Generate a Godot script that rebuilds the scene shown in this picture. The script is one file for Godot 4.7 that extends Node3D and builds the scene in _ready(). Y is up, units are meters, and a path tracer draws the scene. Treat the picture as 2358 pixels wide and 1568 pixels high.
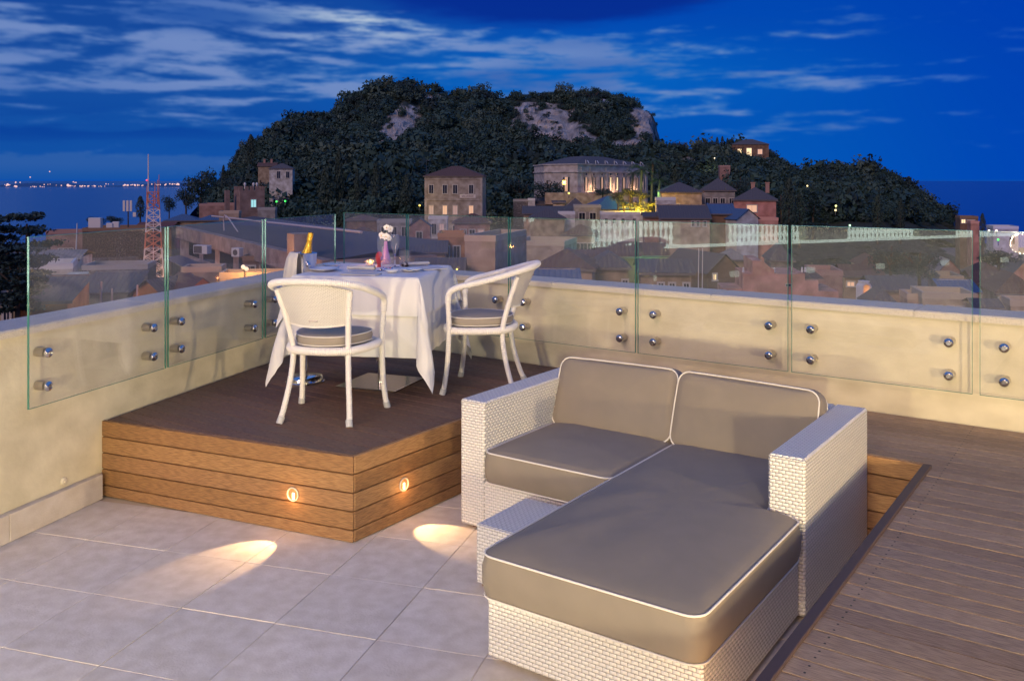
extends Node3D
# A roof terrace at dusk above a hillside town: metres, y up, floor of the terrace at y = 0.

const EYE := 1.775            # height of the eye over the stone floor
const FOC := 2080.0           # focal length in units in which the frame is 2358 wide
const MIDX := 1179.0
const HOR := 414.0
const DK := 0.424             # top of the wooden deck
var S0 := Vector3(-0.264, 0, -4.621)   # front left foot of the sofa
var rng := RandomNumberGenerator.new()
var used := {}
var mats := {}
var tex := {}

# ---------- directions ----------
func head(a: float) -> Vector3:
	return Vector3(sin(deg_to_rad(a)), 0, -cos(deg_to_rad(a)))

func turn(h: float) -> float:   # turn of a node whose x axis points along heading h
	return deg_to_rad(90.0 - h)

func bf(u: float, y: float, v: float) -> Vector3:   # along the right wall, up, towards the right wall
	return S0 + head(125) * u + head(35) * v + Vector3(0, y, 0)

func at(px: float, py: float, d: float) -> Vector3:
	return Vector3((px - MIDX) / FOC * d, EYE - (py - HOR) / FOC * d, -d)

func on(px: float, py: float, h: float) -> Vector3:
	return at(px, py, FOC * (EYE - h) / (py - HOR))

# ---------- nodes ----------
func numbered(p: Node, called: String) -> String:
	var k := str(p.get_instance_id()) + called
	used[k] = used.get(k, -1) + 1
	return called if used[k] == 0 else "%s_%03d" % [called, used[k]]

func tag(o: Node3D, label: String, category: String, group := "") -> Node3D:
	o.set_meta("label", label)
	o.set_meta("category", category)
	if group != "":
		o.set_meta("group", group)
	return o

func thing(called: String, label: String, category: String, pos := Vector3.ZERO, rot := 0.0, group := "") -> Node3D:
	var o := Node3D.new()
	o.name = numbered(self, called)
	add_child(o, true)
	o.position = pos
	o.rotation.y = rot
	return tag(o, label, category, group)

func part(called: String, m: Variant, material: Material, parent: Node = self, pos := Vector3.ZERO, rot := Vector3.ZERO) -> MeshInstance3D:
	var o := MeshInstance3D.new()
	o.name = numbered(parent, called)
	if m is SurfaceTool:
		o.mesh = m.commit()
	else:
		o.mesh = m
	o.material_override = material
	o.position = pos
	o.rotation = rot
	o.cast_shadow = GeometryInstance3D.SHADOW_CASTING_SETTING_ON
	parent.add_child(o, true)
	return o

func structure(called: String, pos := Vector3.ZERO, rot := 0.0) -> Node3D:
	var o := Node3D.new()
	o.name = numbered(self, called)
	o.set_meta("kind", "structure")
	add_child(o, true)
	o.position = pos
	o.rotation.y = rot
	return o

func copy(o: Node3D, label: String, pos: Vector3, rot: float) -> Node3D:
	var c: Node3D = o.duplicate()
	var base := String(o.name).rstrip("0123456789").rstrip("_")
	c.name = numbered(self, base)
	add_child(c, true)
	c.position = pos
	c.rotation.y = rot
	c.set_meta("label", label)
	return c

func omni(called: String, pos: Vector3, c: Color, e: float, size: float, parent: Node = self) -> OmniLight3D:
	var l := OmniLight3D.new()
	l.name = numbered(parent, called)
	l.light_color = c
	l.light_energy = e
	l.light_size = size
	l.omni_range = 60.0
	l.omni_attenuation = 2.0
	l.shadow_enabled = true
	parent.add_child(l, true)
	l.position = pos
	return l

func spot(called: String, pos: Vector3, aim: Vector3, c: Color, e: float, angle: float, soft: float, size: float) -> SpotLight3D:
	var l := SpotLight3D.new()
	l.name = numbered(self, called)
	l.light_color = c
	l.light_energy = e
	l.light_size = size
	l.spot_angle = angle
	l.spot_angle_attenuation = soft
	l.spot_range = 60.0
	l.spot_attenuation = 2.0
	l.shadow_enabled = true
	add_child(l, true)
	l.look_at_from_position(pos, aim, Vector3.UP if absf((aim - pos).normalized().y) < 0.95 else Vector3.RIGHT)
	return l

# ---------- materials ----------
func lin(r: float, g: float, b: float) -> Color:   # a real-world (linear) base colour
	return Color(r, g, b).linear_to_srgb()

func mat(key: String, c: Color, rough := 0.8, metal := 0.0) -> StandardMaterial3D:
	if not mats.has(key):
		var m := StandardMaterial3D.new()
		m.resource_name = key
		m.albedo_color = c
		m.roughness = rough
		m.metallic = metal
		mats[key] = m
	return mats[key]

func glow(key: String, c: Color, e: float) -> StandardMaterial3D:
	var m := mat(key, lin(0.5, 0.5, 0.5), 0.5)
	m.emission_enabled = true
	m.emission = c
	m.emission_energy_multiplier = e
	return m

func noise_tex(key: String, freq: float, oct: int, lo: Color, hi: Color, size := 512, kind := FastNoiseLite.TYPE_SIMPLEX_SMOOTH) -> NoiseTexture2D:
	if not tex.has(key):
		var n := FastNoiseLite.new()
		n.seed = key.hash() % 10000
		n.noise_type = kind
		n.frequency = freq
		n.fractal_octaves = oct
		var t := NoiseTexture2D.new()
		t.width = size
		t.height = size
		t.seamless = true
		t.noise = n
		var g := Gradient.new()
		g.set_color(0, lo)
		g.set_color(1, hi)
		t.color_ramp = g
		tex[key] = t
	return tex[key]

func tri_map(m: StandardMaterial3D, s: float) -> StandardMaterial3D:
	m.uv1_triplanar = true
	m.uv1_world_triplanar = true
	m.uv1_scale = Vector3(s, s, s)
	return m

func bump(m: StandardMaterial3D, t: Texture2D, cm: float) -> StandardMaterial3D:
	m.heightmap_enabled = true
	m.heightmap_texture = t
	m.heightmap_scale = cm
	return m

# strands woven over and under, as a height picture
func weave_tex() -> ImageTexture:
	if tex.has("weave"):
		return tex.weave
	var n := 128
	var im := Image.create(n, n, false, Image.FORMAT_L8)
	for y in n:
		for x in n:
			var row := y / 32
			var fx := fposmod(float(x) / 64.0 + (0.5 if row % 2 == 1 else 0.0), 1.0)
			var fy := float(y % 32) / 32.0
			var over: float = clampf(sin(fx * PI), 0, 1)                # the strand rises over and dips under
			var round_: float = sqrt(clampf(1.0 - pow((fy - 0.5) * 2.1, 2), 0, 1))
			var h: float = 0.12 + 0.88 * pow(over, 0.6) * round_
			im.set_pixel(x, y, Color(h, h, h))
	tex.weave = ImageTexture.create_from_image(im)
	return tex.weave

func weave_gap_shade() -> ImageTexture:   # shade in the gaps between strands, put into the colour
	if tex.has("weave_gap_shade"):
		return tex.weave_gap_shade
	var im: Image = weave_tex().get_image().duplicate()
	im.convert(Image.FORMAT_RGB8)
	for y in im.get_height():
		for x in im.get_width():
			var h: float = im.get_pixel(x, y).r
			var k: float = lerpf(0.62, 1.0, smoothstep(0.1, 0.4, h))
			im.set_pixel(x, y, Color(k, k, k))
	tex.weave_gap_shade = ImageTexture.create_from_image(im)
	return tex.weave_gap_shade

# ---------- meshes ----------
func tool() -> SurfaceTool:
	var st := SurfaceTool.new()
	st.begin(Mesh.PRIMITIVE_TRIANGLES)
	return st

func vert(st: SurfaceTool, p: Vector3, n: Vector3, uv: Vector2) -> void:
	st.set_normal(n)
	st.set_uv(uv)
	st.add_vertex(p)

func tri(st: SurfaceTool, a: Vector3, b: Vector3, c: Vector3, n: Vector3, ua := Vector2.ZERO, ub := Vector2.ZERO, uc := Vector2.ZERO) -> void:
	vert(st, a, n, ua)
	if (b - a).cross(c - a).dot(n) > 0.0:
		vert(st, c, n, uc)
		vert(st, b, n, ub)
	else:
		vert(st, b, n, ub)
		vert(st, c, n, uc)

func flat_uv(p: Vector3, n: Vector3) -> Vector2:
	if absf(n.y) > 0.7:
		return Vector2(p.x, p.z)
	if absf(n.x) > absf(n.z):
		return Vector2(p.z, -p.y)
	return Vector2(p.x, -p.y)

func quad(st: SurfaceTool, a: Vector3, b: Vector3, c: Vector3, d: Vector3, n: Vector3, off := Vector2.ZERO) -> void:
	var u := [flat_uv(a, n) + off, flat_uv(b, n) + off, flat_uv(c, n) + off, flat_uv(d, n) + off]
	tri(st, a, b, c, n, u[0], u[1], u[2])
	tri(st, a, c, d, n, u[0], u[2], u[3])

# a box with chamfered edges (ch > 0) in the tool's axes, turned by basis
func box(st: SurfaceTool, c: Vector3, s: Vector3, ch := 0.0, bs := Basis(), off := Vector2.ZERO) -> void:
	var h := s * 0.5
	var ax := [Vector3.RIGHT, Vector3.UP, Vector3.BACK]
	for i in 3:
		var j := (i + 1) % 3
		var k := (i + 2) % 3
		for sg in [-1.0, 1.0]:
			var n: Vector3 = ax[i] * sg
			var p: Vector3 = n * h[i]
			var a: Vector3 = ax[j] * (h[j] - ch)
			var b: Vector3 = ax[k] * (h[k] - ch)
			bquad(st, c, bs, p - a - b, p + a - b, p + a + b, p - a + b, n, off)
	if ch <= 0.0:
		return
	for i in 3:
		var j := (i + 1) % 3
		var k := (i + 2) % 3
		for sj in [-1.0, 1.0]:
			for sk in [-1.0, 1.0]:
				var pj: Vector3 = ax[j] * sj * h[j] + ax[k] * sk * (h[k] - ch)
				var pk: Vector3 = ax[j] * sj * (h[j] - ch) + ax[k] * sk * h[k]
				var e: Vector3 = ax[i] * (h[i] - ch)
				bquad(st, c, bs, pj - e, pj + e, pk + e, pk - e, (ax[j] * sj + ax[k] * sk).normalized(), off)
	for sx in [-1.0, 1.0]:
		for sy in [-1.0, 1.0]:
			for sz in [-1.0, 1.0]:
				var g := Vector3(sx, sy, sz)
				var q := [g * Vector3(h.x, h.y - ch, h.z - ch), g * Vector3(h.x - ch, h.y, h.z - ch), g * Vector3(h.x - ch, h.y - ch, h.z)]
				tri(st, c + bs * q[0], c + bs * q[1], c + bs * q[2], bs * g.normalized())

func bquad(st: SurfaceTool, c: Vector3, bs: Basis, p0: Vector3, p1: Vector3, p2: Vector3, p3: Vector3, n: Vector3, off: Vector2) -> void:
	var nn := bs * n
	var q := [p0, p1, p2, p3]
	var u := []
	for p in q:
		u.append(flat_uv(p, n) + off + Vector2(c.x + c.z, -c.y))
	tri(st, c + bs * p0, c + bs * p1, c + bs * p2, nn, u[0], u[1], u[2])
	tri(st, c + bs * p0, c + bs * p2, c + bs * p3, nn, u[0], u[2], u[3])

func box_mesh(s: Vector3, ch := 0.0) -> ArrayMesh:
	var st := tool()
	box(st, Vector3.ZERO, s, ch)
	return st.commit()

# an upright prism over a polygon given as (x, z)
func prism(st: SurfaceTool, poly: PackedVector2Array, y0: float, y1: float, off := Vector2.ZERO, ch := 0.0, rot90 := false) -> void:
	var p := poly
	if not Geometry2D.is_polygon_clockwise(p):
		p = p.duplicate()
		p.reverse()
	var top := p
	if ch > 0.0:
		var ins := Geometry2D.offset_polygon(p, -ch, Geometry2D.JOIN_MITER)
		if ins.size() == 1 and ins[0].size() == p.size():
			top = ins[0]
			if not Geometry2D.is_polygon_clockwise(top):
				top.reverse()
			var best := 0
			for i in top.size():
				if top[i].distance_to(p[0]) < top[best].distance_to(p[0]):
					best = i
			var r := PackedVector2Array()
			for i in top.size():
				r.append(top[(best + i) % top.size()])
			top = r
		else:
			ch = 0.0
	var idx := Geometry2D.triangulate_polygon(top)
	for i in range(0, idx.size(), 3):
		var a := top[idx[i]]
		var b := top[idx[i + 1]]
		var c := top[idx[i + 2]]
		tri(st, Vector3(a.x, y1, a.y), Vector3(b.x, y1, b.y), Vector3(c.x, y1, c.y), Vector3.UP, a + off, b + off, c + off)
	for i in p.size():
		var a := p[i]
		var b := p[(i + 1) % p.size()]
		var e := (b - a).normalized()
		var n := Vector3(e.y, 0, -e.x)
		var mid := (a + b) * 0.5
		if Geometry2D.is_point_in_polygon(mid + Vector2(n.x, n.z) * 0.0005, p):
			n = -n
		var l := a.distance_to(b)
		var u0 := Vector2(off.x, 0)
		var yt := y1 - ch
		tri(st, Vector3(a.x, y0, a.y), Vector3(b.x, y0, b.y), Vector3(b.x, yt, b.y), n, u0, u0 + Vector2(l, 0), u0 + Vector2(l, yt - y0))
		tri(st, Vector3(a.x, y0, a.y), Vector3(b.x, yt, b.y), Vector3(a.x, yt, a.y), n, u0, u0 + Vector2(l, yt - y0), u0 + Vector2(0, yt - y0))
		if ch > 0.0:
			var ta := top[i]
			var tb := top[(i + 1) % p.size()]
			var m := (n + Vector3.UP).normalized()
			tri(st, Vector3(a.x, yt, a.y), Vector3(b.x, yt, b.y), Vector3(tb.x, y1, tb.y), m, a + off, b + off, tb + off)
			tri(st, Vector3(a.x, yt, a.y), Vector3(tb.x, y1, tb.y), Vector3(ta.x, y1, ta.y), m, a + off, tb + off, ta + off)

# a surface of revolution; prof is a list of Vector2(radius, height), from outside bottom up
func lathe(st: SurfaceTool, prof: Array, seg := 24, xf := Transform3D()) -> void:
	for i in prof.size() - 1:
		var a: Vector2 = prof[i]
		var b: Vector2 = prof[i + 1]
		if a.distance_to(b) < 1e-6:
			continue
		var e := (b - a).normalized()
		var na := Vector2(e.y, -e.x)
		var nb := na
		if i > 0:
			var p: Vector2 = (a - prof[i - 1]).normalized()
			if p.dot(e) > 0.6:
				na = (na + Vector2(p.y, -p.x)).normalized()
		if i < prof.size() - 2:
			var q: Vector2 = (prof[i + 2] - b).normalized()
			if q.dot(e) > 0.6:
				nb = (nb + Vector2(q.y, -q.x)).normalized()
		for k in seg:
			var t0 := TAU * k / seg
			var t1 := TAU * (k + 1) / seg
			var d0 := Vector3(cos(t0), 0, sin(t0))
			var d1 := Vector3(cos(t1), 0, sin(t1))
			var q := [d0 * a.x + Vector3(0, a.y, 0), d1 * a.x + Vector3(0, a.y, 0), d1 * b.x + Vector3(0, b.y, 0), d0 * b.x + Vector3(0, b.y, 0)]
			var n := [d0 * na.x + Vector3(0, na.y, 0), d1 * na.x + Vector3(0, na.y, 0), d1 * nb.x + Vector3(0, nb.y, 0), d0 * nb.x + Vector3(0, nb.y, 0)]
			for t in [[0, 1, 2], [0, 2, 3]]:
				for j in t:
					vert(st, xf * q[j], xf.basis * n[j], Vector2(float(k + (1 if j in [1, 2] else 0)) / seg, q[j].y))

# a tube along a smooth path; rib > 0 gives the wound strands their ridges
func tube(st: SurfaceTool, pts: Array, r0: float, r1 := -1.0, seg := 10, rib := 0.0, step := 0.0, caps := true, closed := false) -> void:
	if r1 < 0.0:
		r1 = r0
	var c := Curve3D.new()
	c.bake_interval = 0.004
	var src := pts.duplicate()
	var m := src.size()
	for i in m:
		var prev: Vector3 = src[(i - 1 + m) % m] if closed else src[maxi(i - 1, 0)]
		var nxt: Vector3 = src[(i + 1) % m] if closed else src[mini(i + 1, m - 1)]
		var tg := (nxt - prev).normalized() / 3.0
		c.add_point(src[i], -tg * src[i].distance_to(prev), tg * src[i].distance_to(nxt))
	if closed:
		var tg0: Vector3 = (src[1] - src[m - 1]).normalized() / 3.0
		c.add_point(src[0], -tg0 * src[0].distance_to(src[m - 1]), tg0 * src[0].distance_to(src[1]))
	var total := c.get_baked_length()
	var count := maxi(2, int(ceil(total / (step if step > 0.0 else maxf(total / ((m - 1) * 6 + 1), 0.002)))))
	var ps := []
	for i in count + 1:
		ps.append(c.sample_baked(total * i / count, true))
	var up := Vector3.UP
	var first: Vector3 = (ps[1] - ps[0]).normalized()
	if absf(first.dot(up)) > 0.9:
		up = Vector3.RIGHT
	var side := first.cross(up).normalized()
	var rings := []
	for i in ps.size():
		var t: Vector3
		if closed and (i == 0 or i == count):
			t = (ps[1] - ps[count - 1]).normalized()
		else:
			t = (ps[mini(i + 1, count)] - ps[maxi(i - 1, 0)]).normalized()
		side = (side - t * side.dot(t)).normalized()
		var bi := t.cross(side)
		var r := lerpf(r0, r1, float(i) / count) + (rib if i % 2 == 0 else -rib)
		var ring := []
		for k in seg + 1:
			var a := TAU * k / seg
			var n := side * cos(a) + bi * sin(a)
			ring.append([ps[i] + n * r, n])
		rings.append(ring)
	for i in count:
		for k in seg:
			var q := [rings[i][k], rings[i][k + 1], rings[i + 1][k + 1], rings[i + 1][k]]
			for t in [[0, 2, 1], [0, 3, 2]]:
				for j in t:
					var nn: Vector3 = q[j][1]
					if rib > 0.0:     # the ridges turn the normal along the tube
						nn = (nn + (ps[i + 1] - ps[i]).normalized() * (2.0 * rib / (total / count)) * (1.0 if i % 2 == 0 else -1.0)).normalized()
					vert(st, q[j][0], nn, Vector2(float(k) / seg, total * (i + (1 if j > 1 else 0)) / count))
	if caps and not closed:
		for e in [0, count]:
			var n2: Vector3 = (ps[0] - ps[1]).normalized() if e == 0 else (ps[count] - ps[count - 1]).normalized()
			for k in seg:
				tri(st, ps[e], rings[e][k][0], rings[e][k + 1][0], n2)

# an upholstered block: rounded edges r, its top and bottom puffed out by p, its sides by q
func pillow(st: SurfaceTool, s: Vector3, r: float, p: float, q: float, xf := Transform3D(), n := 14) -> void:
	var h := s * 0.5
	var ax := [Vector3.RIGHT, Vector3.UP, Vector3.BACK]
	for i in 3:
		var j := (i + 1) % 3
		var k := (i + 2) % 3
		for sg in [-1.0, 1.0]:
			var g := []
			for a in n + 1:
				var row := []
				for b in n + 1:
					var fa := -cos(PI * a / n)
					var fb := -cos(PI * b / n)
					var v := Vector3.ZERO
					v[i] = sg * h[i]
					v[j] = fa * h[j]
					v[k] = fb * h[k]
					var core := Vector3(clampf(v.x, -h.x + r, h.x - r), clampf(v.y, -h.y + r, h.y - r), clampf(v.z, -h.z + r, h.z - r))
					var d := (v - core).normalized()
					var o := core + d * r
					var bulge := (1.0 - pow(o.x / h.x, 2)) * (1.0 - pow(o.z / h.z, 2))
					o.y += signf(o.y) * p * clampf(bulge, 0, 1) * pow(absf(o.y) / h.y, 2)
					var by := 1.0 - pow(clampf(o.y / h.y, -1, 1), 2)
					o.x += signf(o.x) * q * by * pow(absf(o.x) / h.x, 8)
					o.z += signf(o.z) * q * by * pow(absf(o.z) / h.z, 8)
					row.append([o, d])
				g.append(row)
			for a in n:
				for b in n:
					var c4 := [g[a][b], g[a + 1][b], g[a + 1][b + 1], g[a][b + 1]]
					for t in [[0, 1, 2], [0, 2, 3]]:
						var f: Vector3 = (c4[t[1]][0] - c4[t[0]][0]).cross(c4[t[2]][0] - c4[t[0]][0])
						if f.length() < 1e-12:
							continue
						var dd: Vector3 = c4[t[0]][1]
						var tt: Array = [t[0], t[2], t[1]] if f.dot(dd) > 0.0 else t
						for m in tt:
							var o2: Vector3 = c4[m][0]
							vert(st, xf * o2, xf.basis * c4[m][1], flat_uv(o2, ax[i] * sg))

func rect_loop(hx: float, hz: float, r: float, y: float, n := 3) -> Array:
	var o := []
	for c in [[1, 1, 0], [-1, 1, 90], [-1, -1, 180], [1, -1, 270]]:
		for k in n + 1:
			var a := deg_to_rad(c[2] + k * 90.0 / n)
			o.append(Vector3(c[0] * (hx - r) + cos(a) * r, y, c[1] * (hz - r) + sin(a) * r))
	return o

# ---------- the scene ----------
func _ready() -> void:
	rng.seed = 4711
	make_camera()
	make_sky()
	make_lights()
	make_terrace()
	make_sea_and_hills()
	make_town()
	make_trees()
	make_sofa()
	make_table()
	make_chairs()
	make_tableware()

func make_camera() -> void:
	var cam := Camera3D.new()
	cam.name = "camera"
	cam.projection = Camera3D.PROJECTION_FRUSTUM
	cam.near = 0.1
	cam.far = 200000.0
	cam.keep_aspect = Camera3D.KEEP_HEIGHT
	cam.size = 1568.0 / FOC * 0.1
	cam.frustum_offset = Vector2(0.0, -(784.0 - HOR) / FOC * 0.1)
	add_child(cam)
	cam.position = Vector3(0, EYE, 0)
	cam.current = true

func make_lights() -> void:
	var sun := DirectionalLight3D.new()   # the afterglow in the west, behind the terrace
	sun.name = "afterglow"
	sun.light_energy = 0.45
	sun.light_color = Color(1.0, 0.84, 0.76)
	sun.light_angular_distance = 25.0
	sun.shadow_enabled = true
	sun.sky_mode = DirectionalLight3D.SKY_MODE_LIGHT_ONLY
	add_child(sun)
	sun.look_at_from_position(Vector3(-30, 34, 60), Vector3.ZERO)

func sky_color(h: float, e: float, fine: FastNoiseLite, soft: FastNoiseLite) -> Color:
	var hr := deg_to_rad(h)
	var ahead := absf(h) < 90.0
	var P := Vector3(sin(hr) * 40.0, e * 3.0, cos(hr) * 40.0)
	var warp := soft.get_noise_3dv(P * 1.3) * 2.6
	var n := fine.get_noise_3dv(Vector3(P.x * 0.75, P.y * 1.7 + warp, P.z * 0.75)) * 0.8 + 0.5
	var m := fine.get_noise_3dv(Vector3(P.x * 2.6 + 70.0, P.y * 3.6 + warp, P.z * 2.6)) * 0.8 + 0.5
	var q := soft.get_noise_3dv(Vector3(P.x * 0.6 + 90.0, P.y * 1.2, P.z * 0.6)) * 0.8 + 0.5
	var left := smoothstep(10.0, -18.0, h) if ahead else 0.5
	var right := smoothstep(16.0, 32.0, h) if ahead else 0.4
	var hi := smoothstep(13.0, 24.0, e)
	# clear air
	var low := lin(0.001, 0.095, 0.48).lerp(lin(0.006, 0.083, 0.38), left)
	var high := lin(0.0005, 0.062, 0.44).lerp(lin(0.008, 0.066, 0.33), left)
	var c := low.lerp(high, smoothstep(0.0, 11.0, e))
	c = c.lerp(lin(0.0, 0.040, 0.44), right * 0.55)
	c = c.lerp(lin(0.002, 0.15, 0.56), 0.7 * blob(h, e, 3.0, 6.5, 14.0, 2.6))
	c = c.lerp(lin(0.012, 0.115, 0.50), hi)
	# how much cloud there is in each direction
	var cov := 0.30 + 0.24 * left * smoothstep(2.0, 5.0, e)
	cov += 0.30 * blob(h, e, 11.0, 7.2, 11.0, 1.5) + 0.36 * blob(h, e, 16.0, 5.6, 14.0, 0.55)
	cov += 0.40 * blob(h, e, -11.0, 9.0, 9.0, 1.5) + 0.26 * blob(h, e, 0.0, 8.3, 9.0, 0.5)
	cov += 0.22 * blob(h, e, -13.0, 6.2, 14.0, 1.6) + 0.16 * blob(h, e, 12.0, 10.0, 7.0, 1.0)
	cov -= 0.30 * blob(h, e, -27.0, 3.4, 13.0, 1.2) + 0.7 * blob(h, e, 2.5, 11.6, 12.0, 1.8) + 0.20 * blob(h, e, 27.0, 8.5, 6.0, 6.0)
	cov -= 0.22 * smoothstep(3.2, 1.8, e)
	cov = lerpf(cov, 0.62, hi)
	var mix := 0.68 * n + 0.32 * m
	var d := smoothstep(0.74 - 0.62 * cov, 1.10 - 0.62 * cov, mix)
	var moonlit := blob(h, e, -10.3, 9.5, 4.6, 1.0)
	var tint := lin(0.19, 0.28, 0.56).lerp(lin(0.075, 0.165, 0.47), smoothstep(0.25, 0.75, q))
	tint = tint.lerp(lin(0.06, 0.15, 0.53), right)
	tint = tint.lerp(lin(0.60, 0.66, 0.74), clampf(moonlit * smoothstep(0.30, 0.75, mix) * 1.3, 0, 1))
	tint = tint.lerp(lin(0.20, 0.30, 0.62), hi)
	c = c.lerp(tint, clampf(d, 0, 1) * 0.90)
	# thin dark streaks within the cloud sheet
	c = c.lerp(lin(0.004, 0.060, 0.34), 0.5 * left * smoothstep(0.62, 0.80, q) * smoothstep(1.5, 3.0, e) * (1.0 - hi))
	# the dark cloud overhead and the dark bands low on the left
	c = c.lerp(lin(0.002, 0.026, 0.28), 0.92 * smoothstep(0.30, 0.62, blob(h, e, 2.0, 12.1, 12.5, 2.6) + (mix - 0.5) * 0.22))
	c = c.lerp(lin(0.0015, 0.040, 0.30), 0.6 * blob(h, e, -26.0, 3.2, 13.0, 0.9) * smoothstep(0.75, 0.35, n))
	# bank of cloud on the horizon, left
	var bank := smoothstep(1.60 + (m - 0.5) * 0.5, 1.40 + (m - 0.5) * 0.5, e) * smoothstep(-13.0, -19.0, h) * smoothstep(-0.3, 1.0, e)
	if ahead:
		c = c.lerp(lin(0.030, 0.115, 0.39), 0.8 * bank)
	return c

func blob(h: float, e: float, h0: float, e0: float, rh: float, re: float) -> float:
	var a := (h - h0) / rh
	var b := (e - e0) / re
	return exp(-(a * a + b * b))

func make_sky() -> void:
	var fine := FastNoiseLite.new()
	fine.seed = 12
	fine.frequency = 0.16
	fine.fractal_octaves = 5
	fine.fractal_gain = 0.55
	var soft := FastNoiseLite.new()
	soft.seed = 5
	soft.frequency = 0.07
	soft.fractal_octaves = 3
	var w := 4096
	var hh := 2048
	var small := Image.create(512, 256, false, Image.FORMAT_RGB8)
	for y in 256:
		var e := 90.0 - (y + 0.5) / 256.0 * 180.0
		for x in 512:
			var h := (x + 0.5) / 512.0 * 360.0
			if h > 180.0:
				h -= 360.0
			small.set_pixel(x, y, sky_color(h, maxf(e, 0.0), fine, soft))
	small.resize(w, hh, Image.INTERPOLATE_BILINEAR)
	for y in range(int((90.0 - 14.0) / 180.0 * hh), int((90.0 + 1.0) / 180.0 * hh)):
		var e := 90.0 - (y + 0.5) / hh * 180.0
		for x in range(-400, 400):
			var h := (x + 0.5) / w * 360.0
			small.set_pixel((x + w) % w, y, sky_color(h, maxf(e, 0.0), fine, soft))
	var m := PanoramaSkyMaterial.new()
	m.panorama = ImageTexture.create_from_image(small)
	var s := Sky.new()
	s.sky_material = m
	var env := Environment.new()
	env.background_mode = Environment.BG_SKY
	env.sky = s
	env.tonemap_mode = Environment.TONE_MAPPER_LINEAR
	env.tonemap_exposure = 1.0
	env.sdfgi_enabled = true
	env.ssao_enabled = true
	env.ssil_enabled = true
	var we := WorldEnvironment.new()
	we.name = "world_environment"
	we.environment = env
	add_child(we)

# ---------- the terrace ----------
func v2(p: Vector3) -> Vector2:
	return Vector2(p.x, p.z)

func uvp(u: float, v: float) -> Vector2:
	return v2(bf(u, 0, v))

func isect(p: Vector2, d: Vector2, q: Vector2, e: Vector2) -> Vector2:
	var r = Geometry2D.line_intersects_line(p, d, q, e)
	return r if r != null else p

func local_poly(n: Node3D, poly: PackedVector2Array) -> PackedVector2Array:
	var inv := n.transform.affine_inverse()
	var o := PackedVector2Array()
	for p in poly:
		var q := inv * Vector3(p.x, 0, p.y)
		o.append(Vector2(q.x, q.z))
	return o

var LW := Vector3(-2.282, 0, -5.003)   # a point of the left wall's inner face
const LH := 17.0
var lw0: Vector3
var corner: Vector2
var wood := {}

func wood_mat(kind: String, i: int) -> StandardMaterial3D:
	var key := "wood_%s_%d" % [kind, i]
	if mats.has(key):
		return mats[key]
	var base: Color
	match kind:
		"table_deck": base = [Color(0.62, 0.49, 0.40), Color(0.57, 0.44, 0.36), Color(0.66, 0.52, 0.42), Color(0.60, 0.49, 0.41)][i]
		"side_deck": base = [Color(0.78, 0.68, 0.57), Color(0.72, 0.62, 0.52), Color(0.82, 0.72, 0.61), Color(0.75, 0.66, 0.57)][i]
		_: base = [Color(0.80, 0.63, 0.42), Color(0.74, 0.57, 0.37), Color(0.84, 0.67, 0.46), Color(0.77, 0.60, 0.41)][i]
	var m := mat(key, base, 0.62)
	m.albedo_texture = noise_tex("grain", 0.045, 5, Color(0.55, 0.52, 0.50), Color(1.25, 1.22, 1.2), 512)
	m.uv1_scale = Vector3(0.55, 16.0, 1)
	m.detail_enabled = true
	m.detail_albedo = noise_tex("wood_blotch", 0.012, 4, Color(0.62, 0.60, 0.60), Color(1, 1, 1), 256)
	m.detail_blend_mode = BaseMaterial3D.BLEND_MODE_MUL
	m.detail_uv_layer = BaseMaterial3D.DETAIL_UV_2
	bump(m, tex.grain, 0.12)
	return m

func make_terrace() -> void:
	var inw := head(LH + 90)
	lw0 = LW - inw * 0.045
	var ld := v2(head(LH))
	var rd := v2(head(125))
	corner = isect(v2(lw0), ld, uvp(0, 1.9), rd)
	make_floor()
	make_walls(ld, rd)
	make_decks()
	make_glass()
	make_step_lights()
	make_hotel()

func stone_mat(key: String, c: Color, freq: float, cm: float) -> StandardMaterial3D:
	var m := mat(key, c, 0.85)
	m.albedo_texture = noise_tex("stone_tone", 0.02, 4, Color(0.90, 0.885, 0.86), Color(1.0, 1.0, 1.0), 512)
	bump(m, noise_tex("stone_grit", freq, 3, Color(0, 0, 0), Color(1, 1, 1), 512), cm)
	return tri_map(m, 0.9)

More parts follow.
